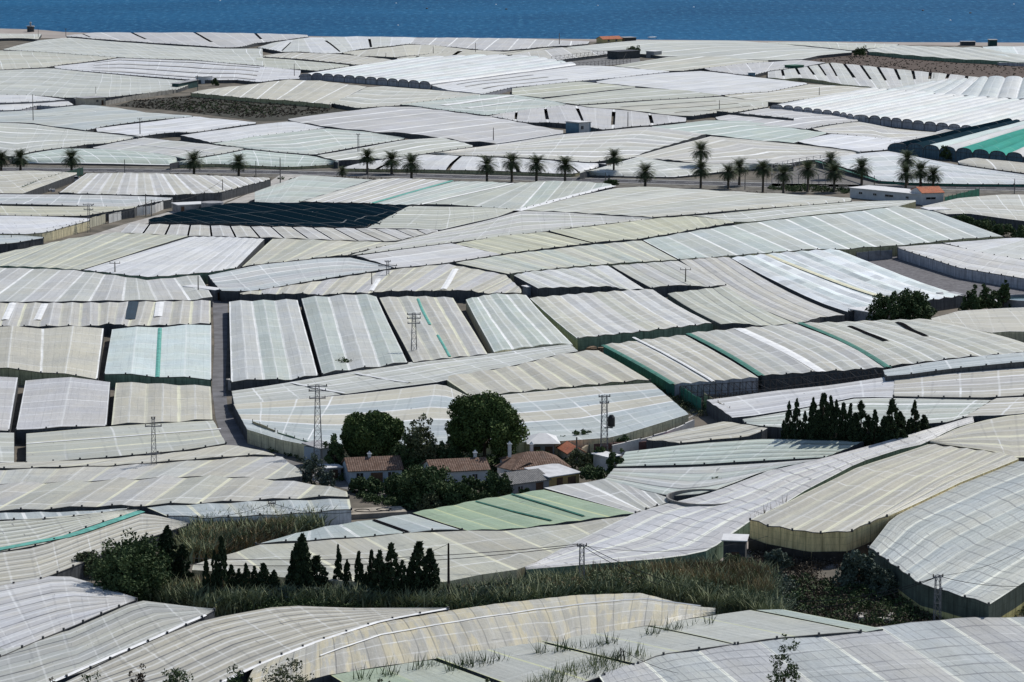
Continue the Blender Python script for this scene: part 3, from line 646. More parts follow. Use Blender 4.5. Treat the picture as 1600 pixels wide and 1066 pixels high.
for gi_,d in enumerate(D):
    far,near,mode,n,pal,style,amp,label=d[:8]
    near=snap(gi_,far,near)
    k=dict(d[8]) if len(d)>8 else {}
    k.pop('style2',None)
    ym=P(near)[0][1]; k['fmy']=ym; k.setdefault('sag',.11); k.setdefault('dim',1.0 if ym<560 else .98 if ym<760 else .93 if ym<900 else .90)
    noq=k.pop('noq',0); q=None
    if mode=='h' and not noq and 'nh' not in k: q=diamond(far,near)
    if q: far,near,k['left'],k['right']=q; k['nh']=k.get('rh',1.6 if ym<235 else 2.1 if ym<300 else 2.5); print('Q',label[:60])
    if 'rh' not in k: k['rh']=1.6 if ym<235 else 2.1 if ym<300 else 2.5
    if 'nh' not in k and P(near)[0][1]<262 and not k.get('fw') and not k.get('hoops') and 'black' not in label and 'slits' not in label: k['nh']=min(k['rh'],1.4)
    if 'gap' in k: k['gap']=tuple(k['gap'])
    G(far,near,mode,n,pal,style,amp,label,**k)
# ------------------------------------------------------------------ ground, sea, beach, road
def coastY(x):
    pts=[un(X,Y,0) for X,Y in ((0,43),(60,46),(100,50),(200,53),(400,55),(560,58),(800,60),(1000,62),(1200,64),(1400,66),(1600,67))]
    if x<=pts[0].x: a,b=pts[0],pts[3]
    elif x>=pts[-1].x: a,b=pts[-3],pts[-1]
    else:
        for a,b in zip(pts[:-1],pts[1:]):
            if a.x<=x<=b.x: break
    return a.y+(b.y-a.y)*(x-a.x)/(b.x-a.x)
_xs=[-4000,-2500,-1500,-1000,-700,-500,-400]+[-320+i*8 for i in range(81)]+[400,500,700,1000,1500,2500,4000]
_CY={x:(coastY(x) if abs(x)<=700 else coastY(math.copysign(700,x))) for x in _xs}
def ground():
    v=[];f=[]
    rows=[-1500,-600,-200,0,120,200,260]+[300+i*8 for i in range(70)]+[880,950,1050,1150,1250,1350,1450,1500]
    nr=len(rows)+4
    for x in _xs:
        cy=_CY[x]
        for y in rows:
            v.append((x,y,H(x,y)))
        for k,(fr,z) in enumerate(((.6,0),(.97,.0),(1.0,-.6),(1.06,-3))):
            v.append((x,1500+(cy-1500)*fr,z))
    for i in range(len(_xs)-1):
        for j in range(nr-1):
            a=i*nr+j; f.append((a,a+nr,a+nr+1,a+1))
    me=bpy.data.meshes.new('ground'); me.from_pydata(v,[],f)
    me.materials.append(mat('dry_soil',(.16,.14,.115),.95,.4,.12,(.09,.085,.07),.6,.1,coord='Object')); me.update()
    tag(link(bpy.data.objects.new('ground',me)),kind='structure')
ground()
def sea():
    m,N,b=newmat('sea_water')
    tc=N.n('ShaderNodeTexCoord').outputs['Object']
    mp=N.n('ShaderNodeMapping'); mp.inputs['Scale'].default_value=(.30,.075,1); N.l(tc,mp.inputs[0])
    a=N.noise(mp.outputs[0],1.0,5,.75)
    mp2=N.n('ShaderNodeMapping'); mp2.inputs['Scale'].default_value=(.0035,.004,1); N.l(tc,mp2.inputs[0])
    c=N.noise(mp2.outputs[0],1.0,4,.6)
    col=N.mix(N.maprange(c,.35,.65,0,1),(.006,.070,.165),(.011,.098,.215))
    col=N.mix(N.maprange(a,.50,.70,0,.85),col,(.06,.20,.33))
    col=N.mix(N.maprange(a,.47,.30,0,.85),col,(.003,.035,.10))
    N.l(col,b.inputs['Base Color']); b.inputs['Roughness'].default_value=.55
    b.inputs['Specular IOR Level'].default_value=.06; b.inputs['IOR'].default_value=1.2
    bp=N.n('ShaderNodeBump'); bp.inputs['Strength'].default_value=.4; bp.inputs['Distance'].default_value=.4
    N.l(a,bp.inputs['Height']); N.l(bp.outputs[0],b.inputs['Normal'])
    q=MB(); q.quad((-40000,1300,-1),(40000,1300,-1),(40000,60000,-1),(-40000,60000,-1))
    tag(q.build('sea',m),kind='structure')
sea()
def sheet(name,far,near,m,h=.03,n=24,kind='structure'):
    """strip of ground surface between two traced edges"""
    f=resample([un(x,y,0) for x,y in P(far)],[i/n for i in range(n+1)])
    g=resample([un(x,y,0) for x,y in P(near)],[i/n for i in range(n+1)])
    k=MB(); r=max(1,min(12,int((f[n//2]-g[n//2]).length/6)))
    for i in range(n):
        for j in range(r):
            q=[]
            for (a,b) in ((i,j),(i+1,j),(i+1,j+1),(i,j+1)):
                p=f[a].lerp(g[a],b/r); q.append((p.x,p.y,H(p.x,p.y)+h))
            k.quad(*q)
    return tag(k.build(name,m),kind=kind)
asph=mat('asphalt',(.055,.055,.062),.9,.3,.4,bump=.2)
conc=mat('pale_concrete',(.42,.40,.37),.9,.25,.35)
sand=mat('beach_sand',(.34,.30,.27),.95,.2,.05)
sheet('beach','0,43 60,46.4 100,50.4 200,53.2 400,55.2 560,58.2 800,60.2 1000,62.2 1200,64.2 1400,66.2 1600,67.2','0,58 100,60 200,60 400,60 560,62 800,64 1000,66 1200,69 1400,71 1600,73',sand,.05,60)
# main road
sheet('road_verge','0,258 400,262 560,266 800,272 1200,282 1600,290','0,272 400,276 560,281 800,290 1200,302 1600,303',mat('dusty_verge',(.15,.14,.12),.95,.4,.3,(.07,.065,.055)),.02,60)
sheet('road','0,261.5 400,266 560,269.5 800,275.5 1200,286 1600,293','0,267.5 400,271.5 560,275.5 800,281.5 1200,292.5 1600,299.5',asph,.06,60)
wl=mat('road_paint',(.75,.75,.73),.7,.1,1)
for s in (.06,.94):
    a=[(0,261.5,267.5),(400,266,271.5),(560,269.5,275.5),(800,275.5,281.5),(1200,286,292.5),(1600,293,299.5)]
    t='%s'
    fa=' '.join('%g,%.2f'%(x,y0+(y1-y0)*(s-.022)) for x,y0,y1 in a); fb=' '.join('%g,%.2f'%(x,y0+(y1-y0)*(s+.022)) for x,y0,y1 in a)
    sheet('road_marking',fa,fb,wl,.065,60)
dm=MB()
a=[un(x,y,0) for x,y in P('0,264.5 400,268.7 560,272.5 800,278.5 1200,289.2 1600,296.2')]
L=plen(a); k=int(L/6)
pp=resample(a,[i/(2*k) for i in range(2*k+1)])
for i in range(0,2*k,2):
    p,q=pp[i],pp[i+1]; d=(q-p).normalized(); s=Vector((-d.y,d.x,0))*.1; z=Vector((0,0,.066))
    dm.quad(p-s+z,q-s+z,q+s+z,p+s+z)
tag(dm.build('road_marking',wl),kind='structure')
# lanes
sheet('lane','425,271 440,272 400,298 330,328 240,345','455,272 475,273 418,302 350,334 262,350',conc,.04,30)
sheet('lane','388,292 300,322 200,349 130,372','398,298 318,330 220,352 150,376',conc,.045,30)
sheet('lane','332,466 335,540 331,606 337,655 352,700 400,714','356,466 355,540 352,600 356,640 376,672 470,716',mat('worn_asphalt',(.15,.15,.16),.9,.35,.25,(.10,.10,.105)),.05,40)
sheet('lane','545,766 470,748 400,712 385,700','690,800 640,780 560,745 500,735 440,715 400,692',mat('worn_asphalt2',(.17,.165,.165),.9,.35,.25,(.12,.115,.11)),.045,30)
sheet('lane','945,700 985,690 1060,660 1100,640','960,690 1000,680 1045,668 1085,650',conc,.04,16)
sheet('yard','1125,862 1170,845 1180,870','1080,882 1140,893 1190,885',mat('dusty_yard',(.30,.27,.25),.95,.3,.3),.05,10)
sheet('path','1260,880 1330,850 1358,858','1270,890 1330,885 1365,872',mat('dusty_yard2',(.28,.25,.23),.95,.3,.3),.05,10)
# bare fields
def soilmat(name,a,b,sc): return mat(name,a,.97,.3,sc,b,.8,.1)
sheet('weedy_field','205,158 300,149 400,156 540,170','180,166 260,172 400,189 470,188 545,172',soilmat('weedy_dark_soil',(.035,.038,.03),(.075,.07,.06),.25),.07,30)
sheet('fallow_field','1252,93 1330,83 1345,84 1420,88 1600,105','1256,95 1300,98 1390,109 1480,118 1550,123 1600,125',soilmat('fallow_brown_soil',(.075,.06,.05),(.13,.10,.085),.2),.07,30)
sheet('grey_pit','1318,392 1388,388 1600,455','1322,396 1420,436 1512,470 1600,470',soilmat('pit_gravel',(.17,.165,.17),(.12,.115,.12),.8),.06,20)
sheet('bare_plot','1205,282 1215,268 1290,255 1340,275','1206,292 1260,292 1320,292 1372,290',soilmat('plot_soil',(.12,.115,.11),(.20,.19,.18),.5),.06,12)
sheet('bare_plot','862,100 960,87 1000,87','868,108 930,104 1000,98',soilmat('plot_soil2',(.14,.14,.14),(.22,.22,.22),.5),.06,12)
sheet('garden_lawn','700,712 800,700 930,690','700,735 800,722 925,712',mat('lawn',(.06,.10,.03),.95,.3,.5,(.10,.12,.05)),.05,12)
import numpy as np
RG=np.random.default_rng(11)
def leafmat(name,a,b,rough=.8):
    m,N,bs=newmat(name)
    at=N.n('ShaderNodeAttribute'); at.attribute_name='tone'
    c=N.mix(at.outputs['Fac'],a,b); N.l(c,bs.inputs['Base Color'])
    bs.inputs['Roughness'].default_value=rough; bs.inputs['Specular IOR Level'].default_value=.15
    return m
LM={'pine':leafmat('pine_needles',(.034,.056,.020),(.13,.185,.06)),
    'cyp':leafmat('cypress_leaves',(.018,.030,.016),(.050,.074,.036)),
    'palm':leafmat('palm_fronds',(.030,.045,.026),(.115,.14,.07)),
    'broad':leafmat('broad_leaves',(.030,.052,.022),(.105,.15,.062)),
    'silver':leafmat('silver_leaves',(.05,.07,.055),(.15,.18,.14)),
    'olive':leafmat('olive_leaves',(.055,.065,.035),(.15,.17,.09)),
    'reed':leafmat('reed_leaves',(.08,.108,.06),(.31,.33,.19)),
    'dry':leafmat('dry_stalks',(.13,.095,.05),(.34,.27,.15)),
    'scrub':leafmat('dry_scrub',(.05,.042,.033),(.14,.112,.08))}
bark=mat('bark',(.12,.095,.07),.95,.35,3)
def leaves(name,centers,n,rc,size,m,parent=None,loc=None,up=.0,flat=1.0,elong=1.6,out=None):
    """n small leaf faces in each clump (gaussian round its centre)"""
    C=np.asarray(centers,float); K=len(C); T=K*n
    cc=np.repeat(C,n,0); rcs=np.asarray(rc,float); rcs=np.repeat(rcs if rcs.ndim else np.full(K,rcs),n)
    d=RG.normal(size=(T,3)); d/=np.linalg.norm(d,axis=1)[:,None]
    rad=rcs*RG.uniform(.35,1.0,T)**.6
    p=cc+d*rad[:,None]*np.array([1,1,flat])
    a=RG.normal(size=(T,3)); a[:,2]+=up; a/=np.linalg.norm(a,axis=1)[:,None]
    b=np.cross(a,RG.normal(size=(T,3))); b/=np.linalg.norm(b,axis=1)[:,None]
    s=size*RG.uniform(.6,1.4,T)
    v=np.empty((T,4,3)); v[:,0]=p-a*s[:,None]*elong*.5; v[:,1]=p+b*s[:,None]*.4; v[:,2]=p+a*s[:,None]*elong*.5; v[:,3]=p-b*s[:,None]*.4
    tone=np.repeat(np.clip(RG.uniform(0,1,K),0,1),n)*.5+RG.uniform(0,.5,T)
    me=bpy.data.meshes.new(name)
    me.vertices.add(T*4); me.vertices.foreach_set('co',v.reshape(-1).astype(np.float32))
    me.loops.add(T*4); me.loops.foreach_set('vertex_index',np.arange(T*4,dtype=np.int32))
    me.polygons.add(T); me.polygons.foreach_set('loop_start',np.arange(0,T*4,4,dtype=np.int32)); me.polygons.foreach_set('loop_total',np.full(T,4,dtype=np.int32))
    at=me.attributes.new('tone','FLOAT','POINT'); at.data.foreach_set('value',np.repeat(tone,4).astype(np.float32))
    me.materials.append(m); me.update(calc_edges=True)
    o=bpy.data.objects.new(name,me)
    if loc is not None: o.location=loc
    return link(o,parent)
def shell(n,rx,ry,rz,z0,jit=.18,low=-.5,fill=.45):
    out=[]
    while len(out)<n:
        d=RG.normal(size=3); d/=np.linalg.norm(d)
        if d[2]<low: continue
        r=RG.uniform(fill,1)**.5*(1+RG.normal()*jit)
        out.append((d[0]*rx*r,d[1]*ry*r,z0+d[2]*rz*r))
    return out
def trunk(parent,h,r,lean=.0,limbs=0,spread=1.0,name='trunk',m=None):
    k=MB(); pts=[(lean*h*i/4*(1+.1*math.sin(i*2)),.05*math.sin(i*1.3)*h*.2,h*i/4) for i in range(5)]
    k.tube(pts,[r*(1-.12*i) for i in range(5)],8)
    for i in range(limbs):
        a=i*2.4+.5; z=h*(.55+.1*(i%4)); b=Vector((pts[2][0],pts[2][1],z)); e=b+Vector((math.cos(a),math.sin(a),.8))*spread*random.uniform(.7,1.2)
        k.tube([b,b.lerp(e,.5)+Vector((0,0,.15)),e],[r*.45,r*.32,r*.12],5)
    return k.build(name,m or bark,parent,smooth=True)
WORDS=['first','second','third','fourth','fifth','sixth','seventh','eighth','ninth','tenth','eleventh','twelfth','thirteenth','fourteenth','fifteenth','sixteenth','seventeenth','eighteenth','nineteenth','twentieth','twenty-first','twenty-second','twenty-third','twenty-fourth','twenty-fifth','twenty-sixth','twenty-seventh','twenty-eighth']
# -- cypresses: unit tree, 1 m tall, 1 m wide, scaled
def cyp_proto(seed):
    r=empty('cypress_tree',(0,0,0))
    cs=[];rc=[]
    tips=[(0,0,1.0)]+[(RG.uniform(-.2,.2),RG.uniform(-.2,.2),RG.uniform(.62,.92)) for _ in range(seed%3)]
    for (tx,ty,th) in tips:
        for i in range(110 if (tx,ty)==(0,0) else 46):
            z=RG.uniform(.04,th); f=z/th
            w=.44*min(1,(f/.16)**.5)*(1-f**2.3)**.8*(1 if tx==0 else .6)
            a=RG.uniform(0,6.28); q=w*RG.uniform(.45,.95)
            cs.append((tx+math.cos(a)*q,ty+math.sin(a)*q,z*.97)); rc.append(.10*(1-.6*f)+.02)
    C=np.array(cs); C[:,:2]*=2.5; C[:,2]*=8; 
    leaves('crown',C,34,np.array(rc)*2.3,.22,LM['cyp'],r,up=2.0,flat=1.5,elong=2.2)
    trunk(r,6.0,.14)
    return r     # nominal: 8 m tall, 2.1 m wide
CP=[cyp_proto(i) for i in range(5)]
used=[False]*5
def put(protos,used,i,loc,rz,sc,label,cat,group):
    if not used[i]:
        o=protos[i]; used[i]=True; o.location=loc; o.rotation_euler=(0,0,rz); o.scale=sc; o['label']=label
    else: o=copy_tree(protos[i],loc,rz,sc,label)
    tag(o,label,cat,group); return o
def size_word(h,w):
    return ('tall ' if h>6.2 else 'short ' if h<4.2 else '')+('slim' if w/h<.24 else 'broad' if w/h>.4 else 'pointed')
def cypresses(lst,where,group,k=1.15,db=0):
    lst=sorted(lst)
    for i,(x,ty,by,w) in enumerate(lst):
        p,h=place(x,by+db,ty); W=w*mpp(p)*k
        put(CP,used,(i*3+int(x))%5,p,random.uniform(0,6.28),(W/2.1,W/2.1,h/8),'%s dark cypress, %s from the left %s'%(size_word(h,W),WORDS[i],where),'cypress tree',group)
cypresses([(323,865,922,11),(336,858,922,12),(347,837,924,19),(362,882,922,18),(385,880,922,18),(374,888,921,14),(398,884,920,14),(412,880,920,24),(428,890,921,20),(458,861,917,19),(472,833,918,32),(495,868,915,34),(529,851,911,13),(543,873,913,13),(561,861,915,15),(572,893,917,14),(581,858,921,14),(594,860,926,26),(612,848,926,26),(629,875,926,18),(641,878,924,18),(655,846,924,34),(672,857,924,27)],'in the near row behind the reeds','cypresses in the near row',1.32,22)
cypresses([(1224,656,683,9),(1232,627,684,12),(1244,623,685,14),(1257,642,684,11),(1270,620,685,15),(1286,613,686,22),(1297,618,687,14),(1306,625,687,17),(1317,628,687,15),(1328,630,688,13),(1344,626,689,22),(1356,648,688,18),(1366,640,688,15),(1381,650,688,20),(1393,623,688,24),(1406,642,686,20),(1419,655,681,12),(1428,625,678,15),(1443,648,672,18),(1277,640,687,20),(1335,645,690,20)],'in the far grove on the pale roofs','cypresses in the far grove',1.38,21)
# -- palms
def palm_proto(seed,hair):
    r=empty('palm_tree',(0,0,0)); rnd=random.Random(seed)
    H0=6.0
    k=MB(); k.tube([(0,0,0),(.05,0,H0*.5),(0,.03,H0-.25),(0,0,H0+.1)],[.34,.27,.30,.42],10); k.build('trunk',mat('palm_trunk',(.13,.105,.08),.95,.4,4),r,smooth=True)
    v=[];f=[];tn=[]
    nf=88
    for i in range(nf):
        a=i*2.39996+rnd.uniform(-.15,.15); q=i/nf
        el=R(80-118*q**.9+rnd.uniform(-6,6)); L=rnd.uniform(2.7,3.3)*(1 if q<.8 else .85)
        droop=rnd.uniform(.5,.8); ca,sa=math.cos(a),math.sin(a)
        pt=Vector((0,0,H0)); e=el; seg=8; t0=rnd.uniform(.2,1)*(1-.75*max(0,(q-.75)/.25))
        for s in range(seg):
            nx=pt+Vector((ca*math.cos(e),sa*math.cos(e),math.sin(e)))*L/seg
            side=Vector((-sa,ca,0)); w=.78*math.sin(math.pi*min(1,(s+.8)/(seg+.6)))**.7+.05
            nrm=Vector((-ca*math.sin(e),-sa*math.sin(e),math.cos(e)))
            for sg in (-1,1):
                for u in (.15,.6):
                    b=pt.lerp(nx,u); b2=pt.lerp(nx,u+.32); tip=b.lerp(b2,.5)+side*sg*w+(nx-pt)*.8+nrm*.15+Vector((0,0,-.12))
                    n=len(v); v+=[tuple(b),tuple(b2),tuple(tip)]; f.append((n,n+1,n+2)); tn+=[t0]*3
            pt=nx; e-=droop/seg*1.6
    me=bpy.data.meshes.new('crown'); me.from_pydata(v,[],f); me.materials.append(LM['palm'])
    at=me.attributes.new('tone','FLOAT','POINT'); at.data.foreach_set('value',tn); me.update()
    link(bpy.data.objects.new('crown',me),r)
    return r
PPR=[palm_proto(3,0),palm_proto(8,0),palm_proto(14,0)]; pused=[False]*3
PL=[(2,255,268),(32,256,268),(112,257,269),(303,262,274),(373,262,275),(535,272,280),(574,246,272),(612,257,272),(643,264,282),(761,266,285),(800,262,284),(838,266,286),(883,266,287),(959,252,275),(1008,276,292),(1095,246,268),(1095,272,294),(1138,270,295),(1155,262,290),(1192,265,301),(1224,273,303),(1262,266,300),(1298,251,280),(1303,270,300),(1346,272,295),(1417,250,290),(1415,278,299),(1438,276,294),(1458,280,294)]
PD={0:'palm cut by the left edge of the photo',1:'full palm nearest the left edge, beside the road',2:'lone palm above the junk yard, left',3:'left palm of the pair above the long ribbed greenhouse',4:'right palm of the pair above the long ribbed greenhouse',5:'very low young palm by the lane junction',6:'tall palm with visible trunk, first of the middle group',7:'bushy palm between the tall one and the road-edge one',8:'palm at the near road edge, third of the middle group',9:'first of four evenly spaced palms before the white slitted greenhouse',10:'second of four evenly spaced palms, the fullest of them',11:'third of four evenly spaced palms, slightly smaller',12:'fourth of four evenly spaced palms, by the roof corner',13:'tall palm alone beyond the road with a bare trunk',14:'short lone palm squatting by the roadside, centre right',15:'upper palm of the two that stand one behind the other',16:'lower palm of the two that stand one behind the other',17:'small palm touching a bigger one, left of the bare plot',18:'bigger palm behind the small one, left of the bare plot',19:'tall-trunked palm in front of the bare plot, leftmost there',20:'wide palm in front of the middle of the bare plot',21:'tall-trunked palm before the right side of the bare plot',22:'high palm standing behind another at the green netting',23:'lower palm in front of the high one at the green netting',24:'slender palm alone before the blue-white greenhouse',25:'highest palm above the cluster at the white roadside building',26:'left palm of the low cluster at the white roadside building',27:'middle palm of the low cluster at the white roadside building',28:'right palm of the low cluster at the white roadside building'}
for i,(x,cy,by) in enumerate(PL):
    p,h=place(x,by,cy-1); 
    sc=1.32 if i!=5 else .8
    sc*=random.uniform(.92,1.08)
    put(PPR,pused,i%3,p,random.uniform(0,6.28),(sc,sc,h/6.0 if h>5 else sc*max(.55,h/6)),PD[i],'palm tree','palm trees along the road')
# short palms would be squashed: keep crowns round by sinking instead
for o in list(COL.objects):
    if o.name.startswith('palm_tree') and o.type=='EMPTY':
        zs=o.scale.z; s=o.scale.x
        for c in o.children:
            if c.name.startswith('crown'):
                c.scale=(1,1,s/zs); c.location.z=6.0*(1-s/zs)
# -- trees with limbs and a leafy crown
def tree(x,by,ty,wpx,label,kind='broad',cat='tree',name='broadleaf_tree',nc=70,nl=60,leaf=.34,low=-.45,group=None,thin=1.0,depth=None):
    p,h=place(x,by,ty); W=wpx*mpp(p); D=depth or W*.9
    r=empty(name,p,0,label,cat,group)
    lowz=h*(.34 if name!='bush' and name!='shrub' else .42); rz=(h-lowz)
    cs=shell(nc,W/2*.86,D/2*.86,rz*.9,lowz,low=low if name not in('bush','shrub') else -.5)
    if kind=='pine':
        cs=shell(nc,W/2*.9,D/2*.9,h*.40,h*.56,jit=.05,low=-.8,fill=.6)
        for q in range(3): cs+=shell(nc//6,W*.24,W*.22,h*.2,h*.80,jit=.05,low=-.1,fill=.6) if q==0 else [(c[0]+(q*2-3)*W*.2,c[1],c[2]-.03*h) for c in shell(nc//6,W*.24,W*.22,h*.2,h*.77,jit=.05,low=-.1,fill=.6)]
    cs=[c for c in cs if c[2]>.15]
    rcl=max(.35,W*.115)
    leaves('crown',cs,nl,np.array([rcl*RG.uniform(.7,1.25) for _ in cs]),leaf,LM[kind],r)
    trunk(r,h*.62,max(.08,h*.03),limbs=5,spread=W*.22)
    return r
tree(583,733,650,100,'big rounded pine on the left of the farm, behind the low tiled farmhouse','pine','pine tree','pine_tree',110,260,.34,-.6)
tree(757,732,623,116,'tallest umbrella pine with two humps on its crown, right of the farm','pine','pine tree','pine_tree',130,280,.34,-.45)
tree(657,742,655,62,'loose grey-green tree between the two big pines','olive','tree','broadleaf_tree',90,50,.3)
tree(640,742,690,70,'dark tree under the loose grey-green one, behind the tiled roof','broad','tree','broadleaf_tree',80,60,.34)
tree(523,741,682,36,'small round tree beside the blue shed, left of the big pine','broad','tree','broadleaf_tree',60,50,.32)
tree(487,760,712,40,'grey feathery tree at the bend of the farm lane','silver','tree','broadleaf_tree',60,45,.25)
tree(512,765,735,26,'small grey bush beside the lane, left of the farmhouse','silver','bush','bush',40,40,.25)
tree(668,790,728,92,'large leafy fig in front of the long tiled roof','broad','tree','broadleaf_tree',130,60,.36)
tree(628,775,745,66,'dark shrub in front of the farmhouse wall','broad','bush','bush',80,50,.32)
tree(580,770,747,46,'low shrub under the left window of the farmhouse','broad','bush','bush',50,50,.30)
tree(715,795,755,60,'dark shrub at the corner of the green greenhouse','broad','bush','bush',70,50,.32)
tree(775,780,742,54,'glossy shrub in front of the grey roof','broad','bush','bush',70,55,.30)
tree(700,740,688,46,'dark shrub to the left of the tallest pine trunk','broad','tree','broadleaf_tree',60,50,.32)
tree(733,748,712,20,'little round tree on the lawn under the tallest pine','broad','bush','bush',30,40,.25)
tree(672,800,775,46,'grey-green weed clump at the concrete trough','olive','bush','bush',40,40,.25)
for i,(x,by,ty,w,lb) in enumerate([(845,706,690,44,'left bush of the hedge under the white pavilion'),(880,704,683,40,'middle bush of the hedge beside the bare pergola'),(912,700,672,40,'right bush of the hedge at the foot of the transformer pylon'),(972,702,682,36,'dark bush just right of the transformer pylon'),(1003,700,686,26,'small green bush beside the red tarpaulin'),(905,735,705,34,'bush on the slope below the pergola'),(935,728,700,24,'bush on the tan bank right of the tiled roofs'),(962,745,706,32,'dark bush in front of the white wall right of the farm'),(925,755,728,44,'dark bush behind the white canopy')]):
    tree(x,by,ty,w,lb,'broad' if i!=5 else 'olive','bush','bush',45,45,.28)
tree(1386,508,458,58,'left half of the dark round tree pair behind the grey shed','broad','tree','broadleaf_tree',90,60,.4,-.6)
tree(1426,506,455,62,'right half of the dark round tree pair behind the grey shed','broad','tree','broadleaf_tree',90,60,.4,-.6)
tree(1518,492,453,34,'small dark tree left of the round tank','broad','tree','broadleaf_tree',50,50,.35)
tree(1545,486,447,36,'dark tree beside the round water tank','broad','tree','broadleaf_tree',60,50,.35)
tree(1568,480,440,26,'upright tree touching the round water tank','broad','tree','broadleaf_tree',50,50,.35)
tree(543,585,563,44,'dark bush at the foot of the pale teal greenhouse','broad','bush','bush',70,50,.3)
tree(597,577,568,28,'low bush right of the dark one, under the pale teal greenhouse','broad','bush','bush',40,40,.28)
tree(1483,250,229,26,'dark tree among the teal tunnels','broad','tree','broadleaf_tree',60,45,.4)
tree(1344,89,74,22,'round bush at the top corner of the brown fallow field','broad','bush','bush',50,40,.4)
tree(990,84,73,24,'dark tree behind the shed in the far centre','broad','tree','broadleaf_tree',50,40,.4)
tree(337,134,124,14,'small dark tree by the white wagon, far left','broad','tree','broadleaf_tree',30,40,.35)
tree(370,600,588,14,'small bush at the corner of the straight lane','broad','bush','bush',30,40,.25)
tree(38,594,581,26,'bush squeezed between two gabled greenhouses at left','broad','bush','bush',40,40,.25)
tree(1122,770,746,34,'round bush sprouting beside the curved concrete tank','olive','bush','bush',60,45,.26)
tree(955,292,281,26,'low green shrub beside the short lone palm','broad','bush','bush',40,40,.3)
for i,(x,by,ty,w) in enumerate([(1505,354,337,36),(1535,362,343,40),(1568,370,350,40),(1597,378,356,36)]):
    tree(x,by,ty,w,['leftmost','second','third','rightmost'][i]+' clump of the dark green hedge at the right edge','broad','hedge','bush',60,50,.34,group='hedge clumps by the small shed')
tree(205,938,846,128,'broad dark carob tree at the left, largest of the clump','broad','carob tree','broadleaf_tree',220,80,.32,-.6,depth=14)
tree(135,902,862,50,'pale leafy shrub at the left end of the carob clump','olive','bush','bush',70,50,.28)
cypresses([(262,820,925,34),(286,850,925,28)],'at the right end of the carob clump','cypresses beside the carob',1.25)
tree(1340,925,862,62,'grey-leaved fig on the bank below the grey-green hillside greenhouse','silver','fig tree','broadleaf_tree',110,45,.36)
tree(1380,935,885,46,'second grey-leaved fig, lower and nearer the netted wall','silver','fig tree','broadleaf_tree',80,45,.36)
tree(1216,895,863,44,'grey bush in the shade under the tall tan wall','silver','bush','bush',70,40,.3)
tree(1150,895,870,50,'green bush at the edge of the dusty yard','olive','bush','bush',70,45,.28)
tree(1098,688,684,14,'small hedge bush at the ditch, leftmost','broad','bush','bush',20,35,.25)
for i,(x,by,ty,w) in enumerate([(1120,690,680,20),(1145,688,678,26),(1170,686,676,22),(1200,684,668,18)]):
    tree(x,by,ty,w,['first','second','third','fourth'][i]+' bush from the left in the thin hedge left of the far grove','broad','bush','bush',30,40,.25,group='thin hedge bushes')
tree(1393,688,680,12,'tiny weed on the lilac roof below the far grove','olive','bush','shrub',14,25,.2)
tree(1260,690,682,16,'low plant at the left foot of the far cypress grove','broad','bush','bush',20,35,.22)
# foreground plants standing on the slope below the camera, their tops in front of the nearest roofs
for (x,by,ty,w,k,lb,nc) in [(448,1150,1030,92,'olive','leafy green bush at the bottom edge beside the humped greenhouse',170),(277,1150,1038,62,'broad','dark small-leaved bush at the bottom edge, left',90),(145,1150,1050,60,'broad','sparse bush at the bottom left corner',60),(95,1150,1054,36,'scrub','thin grey twigs at the very bottom left',30),(215,1150,1043,44,'scrub','wispy dry plant between two bushes at the bottom left',40),(372,1150,1043,52,'broad','dark plant at the bottom edge right of the small-leaved bush',80),(330,1150,1056,30,'olive','low green shoots between the two dark plants at the bottom',36),(1224,1150,1003,58,'broad','slender leafy sapling standing alone at the bottom, right',110),(1203,1150,1046,36,'broad','low shoot at the foot of the slender sapling',34),(598,1150,1050,32,'olive','thin green shoot at the bottom, left of the middle',30),(762,1150,1048,40,'olive','thin green shoot at the bottom, near the middle',36),(545,1150,1055,40,'broad','dark weedy shoots at the foot of the green corner roof',40)]:
    tree(x,by,ty,w,lb,k,'shrub' if 'sapling' not in lb else 'sapling','shrub' if 'sapling' not in lb else 'broadleaf_tree',nc,30,.20)
tree(1548,655,640,34,'twiggy plant growing through the beige roof at right','scrub','shrub','shrub',26,22,.2)
tree(1362,698,687,22,'green tuft on the lilac roof right under the far grove','broad','shrub','shrub',22,26,.2)
tree(1264,760,745,12,'small twiggy weed on the long lilac diagonal roof','broad','shrub','shrub',10,20,.2)
tree(1275,752,736,10,'upper twiggy weed on the long lilac diagonal roof','broad','shrub','shrub',9,20,.2)
tree(66,810,801,16,'small weed on the blue-grey sliver at the lower left','broad','shrub','shrub',12,22,.2)
